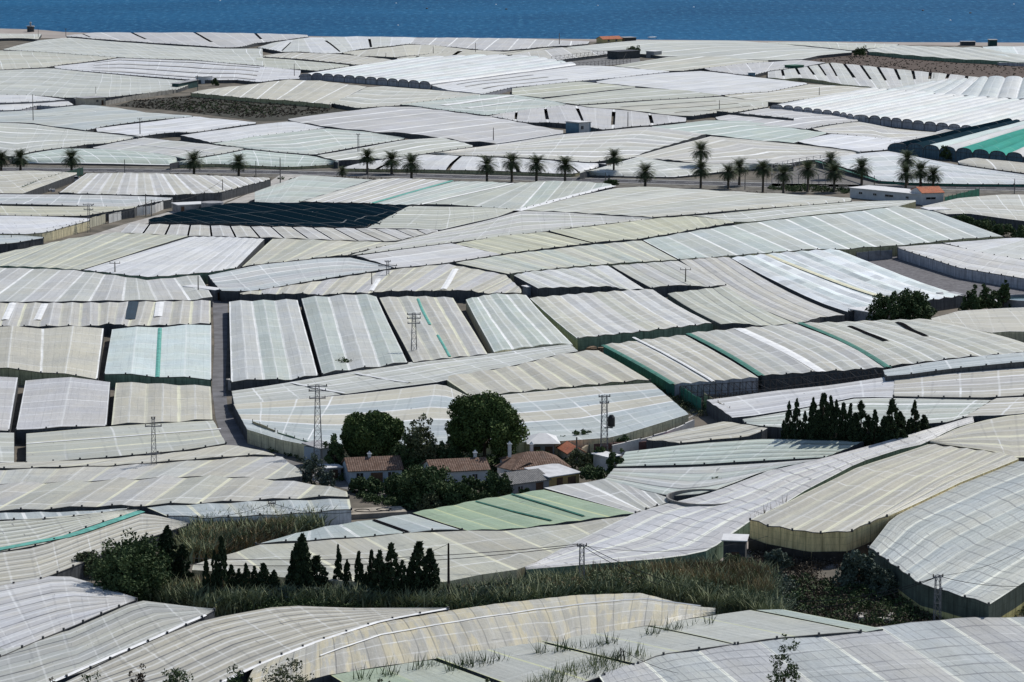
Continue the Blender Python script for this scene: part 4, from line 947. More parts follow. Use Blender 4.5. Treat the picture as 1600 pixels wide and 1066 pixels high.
# -- uncountable growth
def sample(far,near,n,h0=0,edge=None):
    f=resample([un(x,y,h0) for x,y in P(far)],[i/40 for i in range(41)]); g=resample([un(x,y,h0) for x,y in P(near)],[i/40 for i in range(41)])
    out=[]
    # weights by local depth so that the density on the ground stays even
    w=[(f[i]-g[i]).length+.5 for i in range(41)]
    for _ in range(n):
        s=random.choices(range(40),w[:40])[0]+random.random(); t=random.random()
        i=int(s); a=f[i].lerp(f[i+1],s-i); b=g[i].lerp(g[i+1],s-i); p=a.lerp(b,t); out.append((p.x,p.y,H(p.x,p.y)))
    return np.array(out)
def blades(name,pts,h,w,m,label,cat,per=9,spread=.5,lean=.35,kind='stuff'):
    K=len(pts); T=K*per; b=np.repeat(pts,per,0)+np.concatenate([RG.normal(size=(T,2))*spread,np.zeros((T,1))],1)
    hk=np.repeat(RG.uniform(.55,1.15,K),per)*RG.uniform(.6,1.1,T)*h
    a=RG.uniform(0,6.28,T); ln=RG.uniform(.05,lean,T)
    d=np.stack([np.cos(a),np.sin(a),np.zeros(T)],1); s=np.stack([-np.sin(a+.6),np.cos(a+.6),np.zeros(T)],1)*w*RG.uniform(.6,1.3,T)[:,None]
    mid=b+d*(hk*ln*.35)[:,None]+np.array([0,0,1])*(hk*.55)[:,None]
    tip=b+d*(hk*ln*1.3)[:,None]+np.array([0,0,1])*(hk)[:,None]
    v=np.empty((T,5,3)); v[:,0]=b-s*.6; v[:,1]=b+s*.6; v[:,2]=mid+s; v[:,3]=mid-s; v[:,4]=tip
    base=np.arange(T)[:,None]*5
    loops=np.concatenate([base+np.array([0,1,2,3]),base+np.array([3,2,4])],1).reshape(-1)
    me=bpy.data.meshes.new(name); me.vertices.add(T*5); me.vertices.foreach_set('co',v.reshape(-1).astype(np.float32))
    me.loops.add(T*7); me.loops.foreach_set('vertex_index',loops.astype(np.int32))
    ls=np.stack([np.arange(T)*7,np.arange(T)*7+4],1).reshape(-1); lt=np.tile([4,3],T)
    me.polygons.add(T*2); me.polygons.foreach_set('loop_start',ls.astype(np.int32)); me.polygons.foreach_set('loop_total',lt.astype(np.int32))
    cl=.5+.5*np.sin(b[:,0]*.35+np.sin(b[:,1]*.5)*1.5)
    tone=np.clip(cl*.55+np.repeat(RG.uniform(-.15,.35,K),per)+RG.uniform(0,.25,T),0,1)
    at=me.attributes.new('tone','FLOAT','POINT'); at.data.foreach_set('value',np.repeat(tone,5).astype(np.float32))
    me.materials.append(m); me.update(calc_edges=True)
    return tag(link(bpy.data.objects.new(name,me)),label,cat,None,kind)
blades('reeds',sample('230,930 300,935 420,938 560,943 680,944 740,936 830,924 900,916 1060,905 1110,898 1200,905','232,947 300,956 345,965 430,950 560,958 700,960 850,950 1000,938 1100,955 1180,975 1225,985',3200),2.9,.11,LM['reed'],'dense green reeds filling the ravine below the near cypress row','reeds',lean=.85,spread=.6)
blades('reeds',sample('225,920 290,925 400,922','225,940 330,948 400,935',420),2.4,.13,LM['dry'],'yellowing reeds at the left end of the ravine under the carob','reeds')
blades('reeds',sample('900,918 1000,910 1060,905 1200,908','905,916 1000,910 1080,930 1200,950',600),3.2,.12,LM['dry'],'straw-coloured reeds mixed in below the green netted wall','reeds')
blades('tall_grass',sample('290,850 320,825 400,817 470,815 500,822','285,880 330,876 380,862 430,848 495,832',1100),2.8,.14,LM['reed'],'tall green grass bank above the near cypress row, left','tall grass',spread=.8,lean=.8)
blades('tall_grass',sample('300,855 330,840 420,828 455,822','300,880 340,874 390,862 445,845',460),2.6,.14,LM['dry'],'rusty dry grass among the green bank at left','tall grass',spread=.8,lean=.8)
blades('weeds',sample('860,1085 940,1056 1000,1045','800,1120 900,1095 1010,1062',160),3.8,.08,LM['reed'],'green reeds rising past the roofs at the bottom, middle','weeds',spread=.5)
for far,near,n,lb in [('560,1052 640,1038 700,1024','565,1058 650,1040 700,1028',30,'first thin row of weeds along the lower edge of the humped roof'),('690,1038 740,1028 790,1022','700,1044 740,1034 790,1026',34,'second row of weeds along the lower edge of the humped roof'),('830,1012 900,1004 960,996','830,1016 900,1008 960,999',44,'third and thickest row of weeds at the humped roof'),('1000,986 1060,974 1110,965','1000,990 1060,978 1110,968',26,'last sparse row of weeds at the humped roof')]:
    blades('weeds',sample(far,near,n,3.0),4.2,.07,LM['broad'],lb,'weeds',per=7,spread=.35)
blades('weeds',sample('1172,805 1200,794 1235,776','1174,812 1205,800 1240,780',26,2.9),3.6,.06,LM['dry'],'dry grass at the top edge of the tall tan wall','weeds',per=6,spread=.3)
blades('weeds',sample('1270,495 1310,490 1362,484','1262,503 1320,497 1362,494',90),1.9,.09,LM['dry'],'tall dry grass left of the grey shed roof','weeds')
blades('weeds',sample('1120,512 1180,506 1260,500','1125,516 1190,510 1255,505',110),1.6,.09,LM['reed'],'green weeds along the ditch in front of the beige slanting greenhouse','weeds')
def scrub(far,near,n,r,m,label,nl=70,leaf=.22,name='scrub',cat='scrub',lift=0):
    c=sample(far,near,n); c[:,2]+=r*.35+lift*RG.uniform(.4,1,len(c))
    tag(leaves(name,c,nl,r*RG.uniform(.6,1.2,len(c)),leaf,m,flat=.7),label,cat,None,'stuff')
scrub('1140,885 1240,880 1300,915 1400,935 1480,960','1150,915 1220,970 1300,990 1380,1000 1470,985',420,1.3,LM['scrub'],'dark tangled dry scrub on the ravine bank at the right')
scrub('1210,905 1300,920 1400,940 1450,962','1215,955 1290,975 1370,990 1450,985',160,1.2,LM['broad'],'dark green undergrowth among the dry scrub on the ravine bank')
scrub('1170,865 1260,862 1350,860','1172,885 1262,890 1345,885',120,1.1,LM['scrub'],'shaded brush at the foot of the tall tan wall')
scrub('1440,965 1500,950 1600,925','1460,985 1520,972 1600,960',170,1.0,LM['olive'],'low green scrub below the netted hillside wall, right edge',60,.2)
scrub('1000,905 1060,898 1130,892 1200,905','1010,930 1080,940 1150,955 1220,960',110,1.3,LM['olive'],'mixed green brush rising among the reeds, centre right',60,.22)
scrub('560,955 700,950 850,945','560,962 700,960 850,955',60,.9,LM['broad'],'low dark growth at the near edge of the reeds',50,.2)
scrub('1200,294 1262,291 1330,297','1205,300 1265,300 1325,303',110,.9,LM['broad'],'dark roadside shrubs in front of the bare plot',50,.3)
scrub('500,277 700,284 800,289 940,292','500,281 700,288 800,292 940,296',110,.6,LM['scrub'],'sparse roadside weeds along the middle of the road',30,.25)
scrub('0,269 120,271 300,274 400,277','0,272 120,274 300,277 400,280',110,.6,LM['scrub'],'dusty weeds along the left part of the road',30,.25)
scrub('210,158 300,151 400,158 530,170','190,166 270,174 400,186 500,178',900,.55,LM['scrub'],'knee-high weeds covering the dark field at the far left',26,.3)
scrub('240,160 330,158 430,168','260,170 340,178 440,182',260,.55,LM['broad'],'green weeds scattered over the dark field at the far left',26,.3)
scrub('1270,94 1345,87 1420,91 1600,108','1270,96 1330,101 1480,116 1600,123',500,.4,LM['scrub'],'stubble and weeds on the brown fallow field',20,.3)
scrub('1450,492 1480,485 1362,487','1370,500 1400,498 1450,488',20,.5,LM['olive'],'weeds around the grey shed',30,.2)
scrub('1000,600 1040,600 1075,625 1120,640','1000,606 1050,640 1080,650 1130,655',110,.9,LM['olive'],'green weeds in the ditch between the green netting and the striped roof',50,.22)
scrub('905,545 930,545 960,560 1040,598','915,552 960,575 1000,592 1045,608',110,.7,LM['scrub'],'rubble and brush in the trench left of the bright green netting',40,.2)
scrub('500,592 570,581 640,572','500,596 570,585 640,575',60,.6,LM['broad'],'low weeds along the foot of the gabled blocks',40,.2)
scrub('600,775 700,780 760,785','610,790 690,800 720,800',40,1.1,LM['broad'],'dark leafy undergrowth between the farm lane and the green greenhouse',60,.26)
scrub('800,704 900,700 940,696','800,710 900,710 930,706',90,.8,LM['broad'],'vegetable garden growth behind the farm roofs',50,.24)
scrub('690,715 760,712 800,712','690,726 760,722 800,720',40,.7,LM['broad'],'garden growth beneath the tallest pine',50,.24)
scrub('930,716 960,700 985,690','900,730 930,722 960,712',60,.8,LM['olive'],'weeds over the tan bank right of the farm',50,.24)

scrub('330,940 480,940 680,945 820,930','340,952 480,950 690,955 850,944',130,1.1,LM['silver'],'blue-green bushy growth woven through the reeds, left half',60,.28,lift=1.7)
scrub('820,930 940,918 1100,902 1190,915','850,944 1000,932 1130,950 1210,970',170,1.2,LM['reed'],'leafy green brush through the right half of the reeds',60,.28,lift=1.7)
scrub('700,940 900,922 1100,906','720,950 920,935 1120,925',70,1.0,LM['dry'],'rust-brown dead brush among the reeds in the centre',50,.25,lift=1.7)
scrub('300,850 400,835 490,830','310,868 400,855 480,842',90,1.0,LM['olive'],'bushy growth on the green bank above the near cypress row',60,.26,lift=1.2)
scrub('520,738 640,736 800,728','530,752 640,752 800,742',150,1.0,LM['broad'],'dense dark garden growth behind the farm houses',60,.3)
scrub('560,775 640,788 720,790','575,785 650,796 712,798',60,1.0,LM['broad'],'shrubbery between the low farmhouse and the lane',60,.28)
scrub('800,722 880,720 940,716','810,735 880,730 935,726',70,.7,LM['olive'],'weedy garden strip right of the tallest pine',50,.22)

scrub('1130,905 1230,900 1320,925 1420,945','1150,935 1230,965 1330,985 1440,985',60,1.4,LM['broad'],'dark green bushes massed in the gully at the right',80,.24,lift=.8)
scrub('1100,905 1200,905 1240,930','1120,945 1200,965 1250,975',90,1.4,LM['silver'],'grey-green bushes where the reeds meet the gully',80,.22,lift=1.0)
scrub('232,940 400,950 560,956 700,956','240,948 400,960 560,962 700,962',120,1.1,LM['broad'],'dark green undergrowth along the near side of the reeds',70,.22,lift=.9)
scrub('700,956 900,940 1050,930','700,962 900,948 1060,940',80,1.1,LM['broad'],'dark green undergrowth at the near right side of the reeds',70,.22,lift=.9)
scrub('425,700 470,714 500,722','420,706 465,722 500,730',26,.7,LM['broad'],'weeds beneath the sage green sheet wall',40,.2)

scrub('960,296 1100,299 1210,303','960,300 1100,304 1210,308',120,.7,LM['scrub'],'dark weeds on the near verge under the right-hand palms',40,.25)
scrub('430,278 600,285 800,291 950,295','430,281 600,289 800,295 950,299',130,.6,LM['broad'],'dark low growth along the near verge of the road, middle',36,.25)
scrub('0,271 200,274 400,278','0,274 200,277 400,281',90,.5,LM['broad'],'dark low growth along the near verge of the road, left',36,.25)
for (x,by,ty,w,lb) in [(560,768,748,34,'round shrub hiding the left corner of the low farmhouse'),(648,772,742,40,'bushy shrub hiding the right end of the low farmhouse'),(735,772,744,36,'shrub half covering the long white farm building'),(752,792,768,34,'low leafy shrub at the top of the green greenhouse'),(820,786,764,26,'small shrub in front of the grey tiled outbuilding'),(845,722,704,30,'bush behind the main farmhouse ridge'),(790,732,706,34,'bush between the tallest pine and the main farmhouse')]:
    tree(x,by,ty,w,lb,'broad','bush','bush',56,50,.27)
# ------------------------------------------------------------------ buildings
WH=mat('white_render',(.62,.62,.62),.85,.12,.6); CRW=mat('cream_render',(.55,.50,.40),.9,.2,.7); GRW=mat('grey_block',(.30,.30,.31),.9,.25,.8)
BLW=mat('blue_or_shaded_render',(.38,.44,.50),.85,.12,.6); DKW=mat('dark_boards',(.07,.075,.08),.9,.3,1.0); YLW=mat('ochre_render',(.42,.30,.13),.9,.2,.7)  # pale blue: blue shed paint, and bluish shade put into the farmhouse wall colour
def tilemat(name,a,b):
    m,N,bs=newmat(name)
    uvn=N.n('ShaderNodeUVMap'); uvn.uv_map='uv'; sx=N.n('ShaderNodeSeparateXYZ'); N.l(uvn.outputs[0],sx.inputs[0])
    f=N.math('FRACT',N.math('MULTIPLY',sx.outputs[0],2.6)); d=N.math('ABSOLUTE',N.math('SUBTRACT',f,.5))
    g=N.math('FRACT',N.math('MULTIPLY',sx.outputs[1],2.2))
    wn=N.n('ShaderNodeTexWhiteNoise',noise_dimensions='2D'); N.l(N.vec(N.math('FLOOR',N.math('MULTIPLY',sx.outputs[0],2.6)),N.math('FLOOR',N.math('MULTIPLY',sx.outputs[1],2.2))),wn.inputs['Vector'])
    c=N.mix(wn.outputs[0],a,b)
    c=N.mix(N.maprange(d,.3,.48,0,.75),c,tuple(q*.25 for q in a))
    c=N.mix(N.maprange(g,.0,.15,.5,0),c,tuple(q*.3 for q in a))
    c=N.mix(N.maprange(N.noise(N.n('ShaderNodeTexCoord').outputs['Object'],.6,4,.65),.5,.7,0,.5),c,(.10,.09,.08))
    N.l(c,bs.inputs['Base Color']); bs.inputs['Roughness'].default_value=.9; bs.inputs['Specular IOR Level'].default_value=.1
    bp=N.n('ShaderNodeBump'); bp.inputs['Strength'].default_value=.8; bp.inputs['Distance'].default_value=.1
    N.l(N.math('SUBTRACT',.5,d),bp.inputs['Height']); N.l(bp.outputs[0],bs.inputs['Normal'])
    return m
TILE=tilemat('terracotta_tiles',(.15,.095,.07),(.24,.165,.13)); TILE2=tilemat('red_tiles',(.50,.17,.10),(.58,.24,.14)); TILEG=tilemat('grey_tiles',(.17,.17,.17),(.24,.235,.23))
FLT=mat('flat_white_roof',(.64,.64,.64),.7,.1,.6); FLG=mat('flat_grey_roof',(.33,.33,.34),.85,.25,.6); GLS=mat('dark_window',(.015,.018,.022),.15,.2,2,spec=.5); WOOD=mat('brown_door',(.12,.07,.045),.8,.3,2)
def house(a,b,depth,hw,rise,roof,wm,rm,label,cat='house',name='house',wins=(),doors=(),chim=(),ov=.3,slab=.18,zoff=0):
    p=un(*a); q=un(*b); d=(q-p); d.z=0; W=d.length; rz=math.atan2(d.y,d.x)
    z=min(H(p.x,p.y),H(q.x,q.y))+zoff
    r=empty(name,(p.x,p.y,z),rz,label,cat)
    D=depth
    k=MB(); e=-.4
    k.quad((0,0,e),(W,0,e),(W,0,hw),(0,0,hw)); k.quad((W,D,e),(0,D,e),(0,D,hw),(W,D,hw))
    if roof=='gable':
        for x in (0,W): k.poly([(x,0,e),(x,D,e),(x,D,hw),(x,D/2,hw+rise),(x,0,hw)])
    else:
        for x in (0,W): k.quad((x,0,e),(x,D,e),(x,D,hw),(x,0,hw))
    k.build('wall',wm,r)
    m=MB(); uv=[]
    def face(pts,u0): 
        m.poly(pts)
        P0=Vector(pts[0]); U=(Vector(pts[1])-P0).normalized(); Nn=(Vector(pts[1])-P0).cross(Vector(pts[2])-P0).normalized(); V=Nn.cross(U)
        for t in pts: uv.extend(((Vector(t)-P0).dot(U)+u0,(Vector(t)-P0).dot(V)))
    o=ov; so=rise*o/(D/2) if D else 0
    if roof=='gable':
        for th in (0,-.12):
            face([(-o,-o,hw-so+.12+th),(W+o,-o,hw-so+.12+th),(W+o,D/2,hw+rise+.12+th),(-o,D/2,hw+rise+.12+th)],0)
            face([(W+o,D+o,hw-so+.12+th),(-o,D+o,hw-so+.12+th),(-o,D/2,hw+rise+.12+th),(W+o,D/2,hw+rise+.12+th)],0)
        for x in (-o,W+o): face([(x,-o,hw-so),(x,-o,hw-so+.12),(x,D/2,hw+rise+.12),(x,D/2,hw+rise)],0); face([(x,D+o,hw-so),(x,D+o,hw-so+.12),(x,D/2,hw+rise+.12),(x,D/2,hw+rise)],0)
        face([(-o,-o,hw-so),(W+o,-o,hw-so),(W+o,-o,hw-so+.12),(-o,-o,hw-so+.12)],0)
    elif roof=='hip':
        i=min(D/2,W*.35); h1=hw-so+.1; h2=hw+rise+.1
        A=(-o,-o,h1);B=(W+o,-o,h1);C_=(W+o,D+o,h1);E=(-o,D+o,h1);F1=(i,D/2,h2);F2=(W-i,D/2,h2)
        face([A,B,F2,F1],0);face([C_,E,F1,F2],0);face([B,C_,F2],0);face([E,A,F1],0);face([E,C_,B,A],0)
    elif roof=='shed':
        face([(-o,-o,hw),(W+o,-o,hw),(W+o,D+o,hw+rise),(-o,D+o,hw+rise)],0); face([(-o,-o,hw+.15),(W+o,-o,hw+.15),(W+o,D+o,hw+rise+.15),(-o,D+o,hw+rise+.15)],0)
        face([(-o,-o,hw),(W+o,-o,hw),(W+o,-o,hw+.15),(-o,-o,hw+.15)],0)
        for x in(-o,W+o): face([(x,-o,hw),(x,D+o,hw+rise),(x,D+o,hw+rise+.15),(x,-o,hw+.15)],0)
        k2=MB(); 
    else:
        c=[(-o,-o),(W+o,-o),(W+o,D+o),(-o,D+o)]
        face([(x,y,hw) for x,y in c],0); face([(x,y,hw+slab) for x,y in c],0)
        for i in range(4):
            x0,y0=c[i]; x1,y1=c[(i+1)%4]; face([(x0,y0,hw),(x1,y1,hw),(x1,y1,hw+slab),(x0,y0,hw+slab)],0)
    ro=m.build('roof',rm,r); l=ro.data.uv_layers.new(name='uv'); l.data.foreach_set('uv',uv)
    for (fx,fz,w,h) in wins:
        g=MB(); g.box((fx*W,-.01,fz),(w,.1,h)); wo=g.build('window',GLS,r)
        s=MB(); s.box((fx*W,-.07,fz-h/2-.06),(w+.2,.16,.1)); s.box((fx*W,-.07,fz),(.06,.06,h)); s.build('frame',WH,wo)
    for (fx,w,h) in doors:
        g=MB(); g.box((fx*W,-.02,h/2),(w,.1,h)); g.build('door',WOOD,r)
    for (fx,fy,h) in chim:
        zz=hw+(rise*(1-abs(2*fy-1)) if roof in('gable','hip') else slab)
        g=MB(); g.box((fx*W,fy*D,zz+h/2-.3),(.5,.5,h+.6)); g.box((fx*W,fy*D,zz+h+.08),(.72,.72,.14))
        n=len(g.v); cz=zz+h+.15; cx,cy=fx*W,fy*D
        for (x0,y0,x1,y1) in((-.3,-.3,.3,-.3),(.3,-.3,.3,.3),(.3,.3,-.3,.3),(-.3,.3,-.3,-.3)): g.tri((cx+x0,cy+y0,cz),(cx+x1,cy+y1,cz),(cx,cy,cz+.45))
        g.build('chimney',WH,ro)
    return r
house((546,758),(628,753),7,2.35,1.5,'gable',BLW,TILE,'low farmhouse with two dark windows under a faded tile roof, left of the farm','house','farmhouse',wins=((.20,1.45,1.1,.9),(.80,1.45,1.1,.9)),doors=((.52,2.0,1.9),),chim=((.45,.5,.5),))
house((676,762),(764,755),7,2.6,1.3,'gable',WH,TILE,'long white farm building with a faded tile roof, in the middle of the farm','house','farmhouse',wins=((.75,1.5,.8,.8),),chim=((.85,.55,.9),))
house((803,758),(890,750),10,2.6,1.8,'hip',WH,TILE,'main farmhouse with a large hipped tile roof and white chimney','house','farmhouse',wins=((.3,1.6,.9,.9),(.7,1.6,.9,.9)),chim=((.06,.55,1.5),(.52,.8,1.7)))
house((777,752),(803,758),6,2.5,.9,'gable',WH,TILE,'small whitewashed wing with reddish tiles at the left of the main farmhouse','house','house_wing',wins=((.5,1.7,.6,.6),))
house((798,779),(858,768),7,2.3,1.1,'gable',GRW,TILEG,'farm outbuilding under a grey tiled roof','outbuilding','outbuilding',doors=((.75,1.4,2.0),),wins=((.25,1.4,.8,.7),))
house((858,768),(905,758),6,2.3,.5,'shed',YLW,mat('canopy_sheet',(.55,.55,.56),.8,.2,.6),'ochre lean-to under a white sheet canopy at the right end of the farm','lean-to','lean_to',doors=((.35,1.2,2.0),(.75,1.6,1.9)))
house((832,716),(866,714),5,2.9,.9,'hip',GRW,FLT,'white-roofed garden pavilion behind the farm','pavilion','pavilion',doors=((.2,1.2,2.0),(.75,1.3,2.0)),ov=1.0)
house((800,706),(819,705),2,2.0,0,'flat',GRW,FLG,'small grey store beside the tallest pine','shed','shed',doors=((.5,.8,1.7),))
house((500,729),(524,724),4,3.0,.4,'shed',BLW,FLG,'pale blue shed with an open dark front at the foot of the farm pylon','shed','shed',doors=((.7,1.3,2.3),))
house((512,750),(533,748),3,1.9,0,'flat',GRW,FLT,'small white-topped lean-to left of the low farmhouse','shed','shed',doors=((.5,1.2,1.6),))
house((872,712),(888,722),3,1.5,.9,'gable',CRW,TILE2,'tiny outhouse with orange tiles on the tan bank','outhouse','outhouse')
house((927,731),(950,736),2.5,2.3,0,'flat',WH,FLT,'bright white wall block at the edge of the teal-grey greenhouse','outbuilding','outbuilding')
house((1130,884),(1164,884),3,3.7,.2,'shed',DKW,FLT,'dark tool shed with a wavy white roof beside the dusty yard','shed','shed',doors=((.55,1.1,2.1),))
house((1363,506),(1421,501),7,2.6,0,'flat',GRW,FLT,'long grey block shed with a white flat roof before the round trees','shed','shed',wins=((.88,1.6,1.2,.6),),doors=((.1,1.2,2.0),))
house((1478,478),(1503,477),4,2.4,0,'flat',GRW,FLG,'small grey block hut between the round trees and the round tank','shed','shed')
house((1518,482),(1566,478),6,.9,0,'flat',CRW,FLT,'low white water cistern cover left of the round tank','cistern','cistern')
house((1452,343),(1484,342),6,2.6,0,'flat',WH,FLT,'small white hut with a dark doorway left of the hedge at right','shed','shed',doors=((.65,1.2,2.0),),wins=((.9,1.5,.8,.8),))
house((1328,309),(1440,320),9,2.9,0,'flat',WH,FLT,'long flat-roofed white building beside the road','building','roadside_building',wins=((.15,1.7,1.2,.6),(.35,1.7,1.2,.6),(.55,1.7,3,.6),(.8,1.7,1,.6)))
house((1441,321),(1474,320),9,3.6,1.3,'gable',WH,TILE2,'white house with a bright orange tile roof beside the road','house','house',wins=((.4,2.0,3.0,.6),))
house((279,333),(322,331),6,2.2,0,'flat',GRW,FLT,'white flat-topped store at the left tip of the navy netting','shed','shed',wins=((.8,1.2,.7,.7),),doors=((.15,1.0,1.8),))
house((356,304),(386,302),5,2.0,0,'flat',GRW,FLG,'grey slab-roofed store beside the lane below the road','shed','shed',doors=((.8,1.6,1.6),))
house((133,166),(165,164),7,3.0,0,'flat',CRW,FLG,'cream hut with a grey slab roof at the far left','hut','hut',wins=((.6,1.8,.9,.9),),doors=((.85,1.0,2),))
house((117,164),(131,164),4,2.4,0,'flat',GRW,FLG,'teal-grey box hut touching the cream hut','hut','hut')
house((905,210),(921,209),8,4.2,0,'flat',WH,FLT,'white cabin with a small window in the centre of the far plain','cabin','cabin',wins=((.3,2.4,1.0,1.2),))
house((884,208),(904,210),6,4.0,0,'flat',mat('blue_panel',(.12,.22,.30),.7,.2,.5),FLG,'blue-walled half of the store beside the white cabin','cabin','cabin')
house((942,68.5),(972,67.5),7,2.3,1.3,'gable',mat('yellow_render',(.62,.50,.24),.9,.1,.5),TILE2,'yellow beach house with an orange-red roof at the waterline','house','house',wins=((.3,1.6,1,1),(.7,1.6,1,1)))
house((976,67),(994,66.5),7,2.6,0,'flat',DKW,FLG,'dark shack to the right of the yellow beach house','shack','shack')
house((966,93),(1000,91),8,3.6,0,'flat',DKW,mat('slate_roof',(.05,.055,.07),.9,.2,.5),'dark shed beside the bare framework in the far centre','shed','shed')
house((1022,91),(1034,90),5,3.2,0,'flat',GRW,FLT,'pale block hut right of the dark shed in the far centre','hut','hut')
house((1240,112),(1256,111),6,2.6,0,'flat',mat('green_sheet',(.03,.10,.07),.8,.2,.5),mat('green_sheet2',(.04,.13,.09),.8,.2,.5),'dark green shed below the left tip of the brown field','shed','shed')
house((1502,71.5),(1524,71.5),5,2.0,0,'flat',DKW,FLG,'long dark shack on the shore at the top right','shack','shack')
house((1546,73),(1558,73),6,3.4,0,'flat',mat('dark_teal_sheet',(.02,.07,.07),.8,.2,.5),FLG,'tall dark teal shack on the shore at the top right','shack','shack')
house((317,131),(332,130),5,3.0,0,'flat',WH,FLT,'white wagon-like store beside the small dark tree, far left','store','store')
house((279,142),(310,136),3,3.0,0,'flat',mat('dark_teal_sheet2',(.02,.06,.06),.8,.2,.5),FLG,'dark teal sheet store left of the white wagon-like one','store','store')
house((1170,123),(1180,123),5,2.6,0,'flat',mat('blue_panel2',(.16,.26,.34),.7,.2,.5),FLT,'little blue-and-white hut among the far right roofs','hut','hut')
house((336,470),(349,468),10,2.4,0,'flat',GRW,FLT,'white-topped pump house at the head of the straight dark lane','pump house','pump_house',doors=((.5,1,1.8),))
house((824,462),(868,459),2.5,1.9,0,'flat',BLW,FLT,'low white slab-roofed store over the checked greenhouse','shed','shed')
house((876,460),(884,459),2,2.1,0,'flat',WH,FLT,'small white box hut at the right end of the low slab-roofed store','hut','hut')
house((690,464),(707,463),3,2.2,0,'flat',WH,FLT,'little white hut in the black gap above the teal-grey greenhouse','hut','hut')
house((137,519),(163,518),3,2.2,0,'flat',WH,FLT,'little white hut between the steep beige and the mint roofs','hut','hut')
house((362,611),(436,600),1.2,2.0,0,'flat',conc,conc,'long pale concrete wall block at the corner of the straight lane','wall','block_wall')
house((1040,452),(1058,451),3,1.4,0,'flat',GRW,FLT,'tiny slab roof in the notch behind the right Y-shaped pole','shed','shed')
# kiosk on the beach
p=un(48,50); r=empty('beach_kiosk',p,0,'small dark round kiosk with a roof post on the far left beach','kiosk')
k=MB(); k.tube([(0,0,-.2),(0,0,3.0)],2.0,12); k.build('wall',DKW,r)
k=MB(); k.tube([(0,0,3.0),(0,0,3.4)],[2.5,2.3],12); k.tube([(0,0,3.4),(0,0,5.2)],.5,8); k.tube([(0,0,5.2),(0,0,5.6)],[.9,.3],8); k.build('roof',FLG,r)
# round tanks
def ring(x,y,rad,h,label,water=True,wall=.3,m=None):
    p=un(x,y); r=empty('water_tank',p,0,label,'water tank'); k=MB(); n=48
    for i in range(n):
        a,b=2*math.pi*i/n,2*math.pi*(i+1)/n
        o=[(math.cos(t)*rad,math.sin(t)*rad) for t in(a,b)]; q=[(math.cos(t)*(rad-wall),math.sin(t)*(rad-wall)) for t in(a,b)]
        k.quad((*o[0],-.3),(*o[1],-.3),(*o[1],h),(*o[0],h)); k.quad((*q[1],-.3),(*q[0],-.3),(*q[0],h),(*q[1],h)); k.quad((*o[0],h),(*o[1],h),(*q[1],h),(*q[0],h))
    k.build('rim_wall',m or GRW,r)
    if water:
        k=MB(); k.poly([(math.cos(2*math.pi*i/n)*(rad-wall),math.sin(2*math.pi*i/n)*(rad-wall),h-.5) for i in range(n)])
        k.build('water',mat('tank_water',(.02,.05,.06),.1,.2,.5,spec=.5),r)
ring(1604,478,5.6,1.9,'round concrete water tank at the right edge, holding dark water')
ring(1101,803,6.0,2.75,'curved concrete tank half hidden behind the long lilac roof',False,.3,mat('tank_concrete',(.22,.21,.20),.9,.3,.6))
ring(332,332,3.2,3.0,'round grey tank behind the white flat-topped store, left',False,3.1,GRW)
# concrete trough with hose
p=un(548,812); q=un(636,806); r=empty('concrete_trough',p,math.atan2((q-p).y,(q-p).x),'flat concrete trough lid with a coiled black hose, by the farm lane','trough')
Wd=(q-p).length; k=MB(); k.box((Wd/2,2.2,.35),(Wd,4.4,.9)); k.build('slab',mat('tan_concrete',(.36,.32,.26),.9,.3,.5),r)
k=MB(); k.tube([(1.5+2.0*math.cos(t*.5)+t*.28,2.2+1.2*math.sin(t*.5),.86) for t in range(22)],.06,5); k.build('hose',mat('black_hose',(.02,.02,.02),.6,.1,1),r)
# ------------------------------------------------------------------ fences and bare frameworks
def fence(px,h,m,label,name='plastic_fence',cat='fence',post=3.0,th=.06,bands=None):
    pts=[un(x,y) for x,y in P(px)]; b=pts[0]; r=empty(name,b,0,label,cat); n=max(2,int(plen(pts)/post)); q=resample(pts,[i/n for i in range(n+1)])
    k=MB()
    for i in range(n):
        a,c=q[i],q[i+1]; za,zc=H(a.x,a.y)-b.z,H(c.x,c.y)-b.z; ax,ay,cx,cy=a.x-b.x,a.y-b.y,c.x-b.x,c.y-b.y
        d=(c-a); s=Vector((-d.y,d.x,0)).normalized()*th/2; j=.08*math.sin(i*2.3)
        A=Vector((ax,ay,za)); C_=Vector((cx,cy,zc)); up=Vector((0,0,h+j))
        k.quad(A-s,C_-s,C_-s+up,A-s+up); k.quad(C_+s,A+s,A+s+up,C_+s+up); k.quad(A-s+up,C_-s+up,C_+s+up,A+s+up)
    k.build('panel',m,r)
    if n>60: q=q[::2]
    for a in q:
        k=MB(); k.tube([(a.x-b.x,a.y-b.y,H(a.x,a.y)-b.z-.1),(a.x-b.x,a.y-b.y,H(a.x,a.y)-b.z+h+.35)],.07,5); k.build('post',mat('fence_post',(.14,.13,.12),.9,.3,1),r)
    return r
CRP=mat('creamy_sheeting',(.62,.58,.44),.8,.25,.4,streak=(1,1,.3)); GNP=mat('green_sheeting',(.04,.20,.13),.85,.3,.6); TAN=mat('tan_sheeting',(.36,.31,.20),.9,.3,.5)
fence('74,373 110,366 140,356 165,349',2.6,CRP,'cream plastic fence around the white greenhouse at the left')
fence('170,349 205,339 240,334 268,322',2.4,mat('white_sheeting',(.70,.69,.66),.8,.2,.4),'white plastic fence along the lane, continuing the cream one')
fence('275,318 305,310 330,302 350,298',1.8,TAN,'yellowish sheet fence uphill of the white flat-topped store')
fence('35,305 65,293 95,284 130,274',2.6,mat('dark_green_sheeting',(.02,.07,.055),.9,.3,.6),'dark green sheet wall at the left of the junk yard')
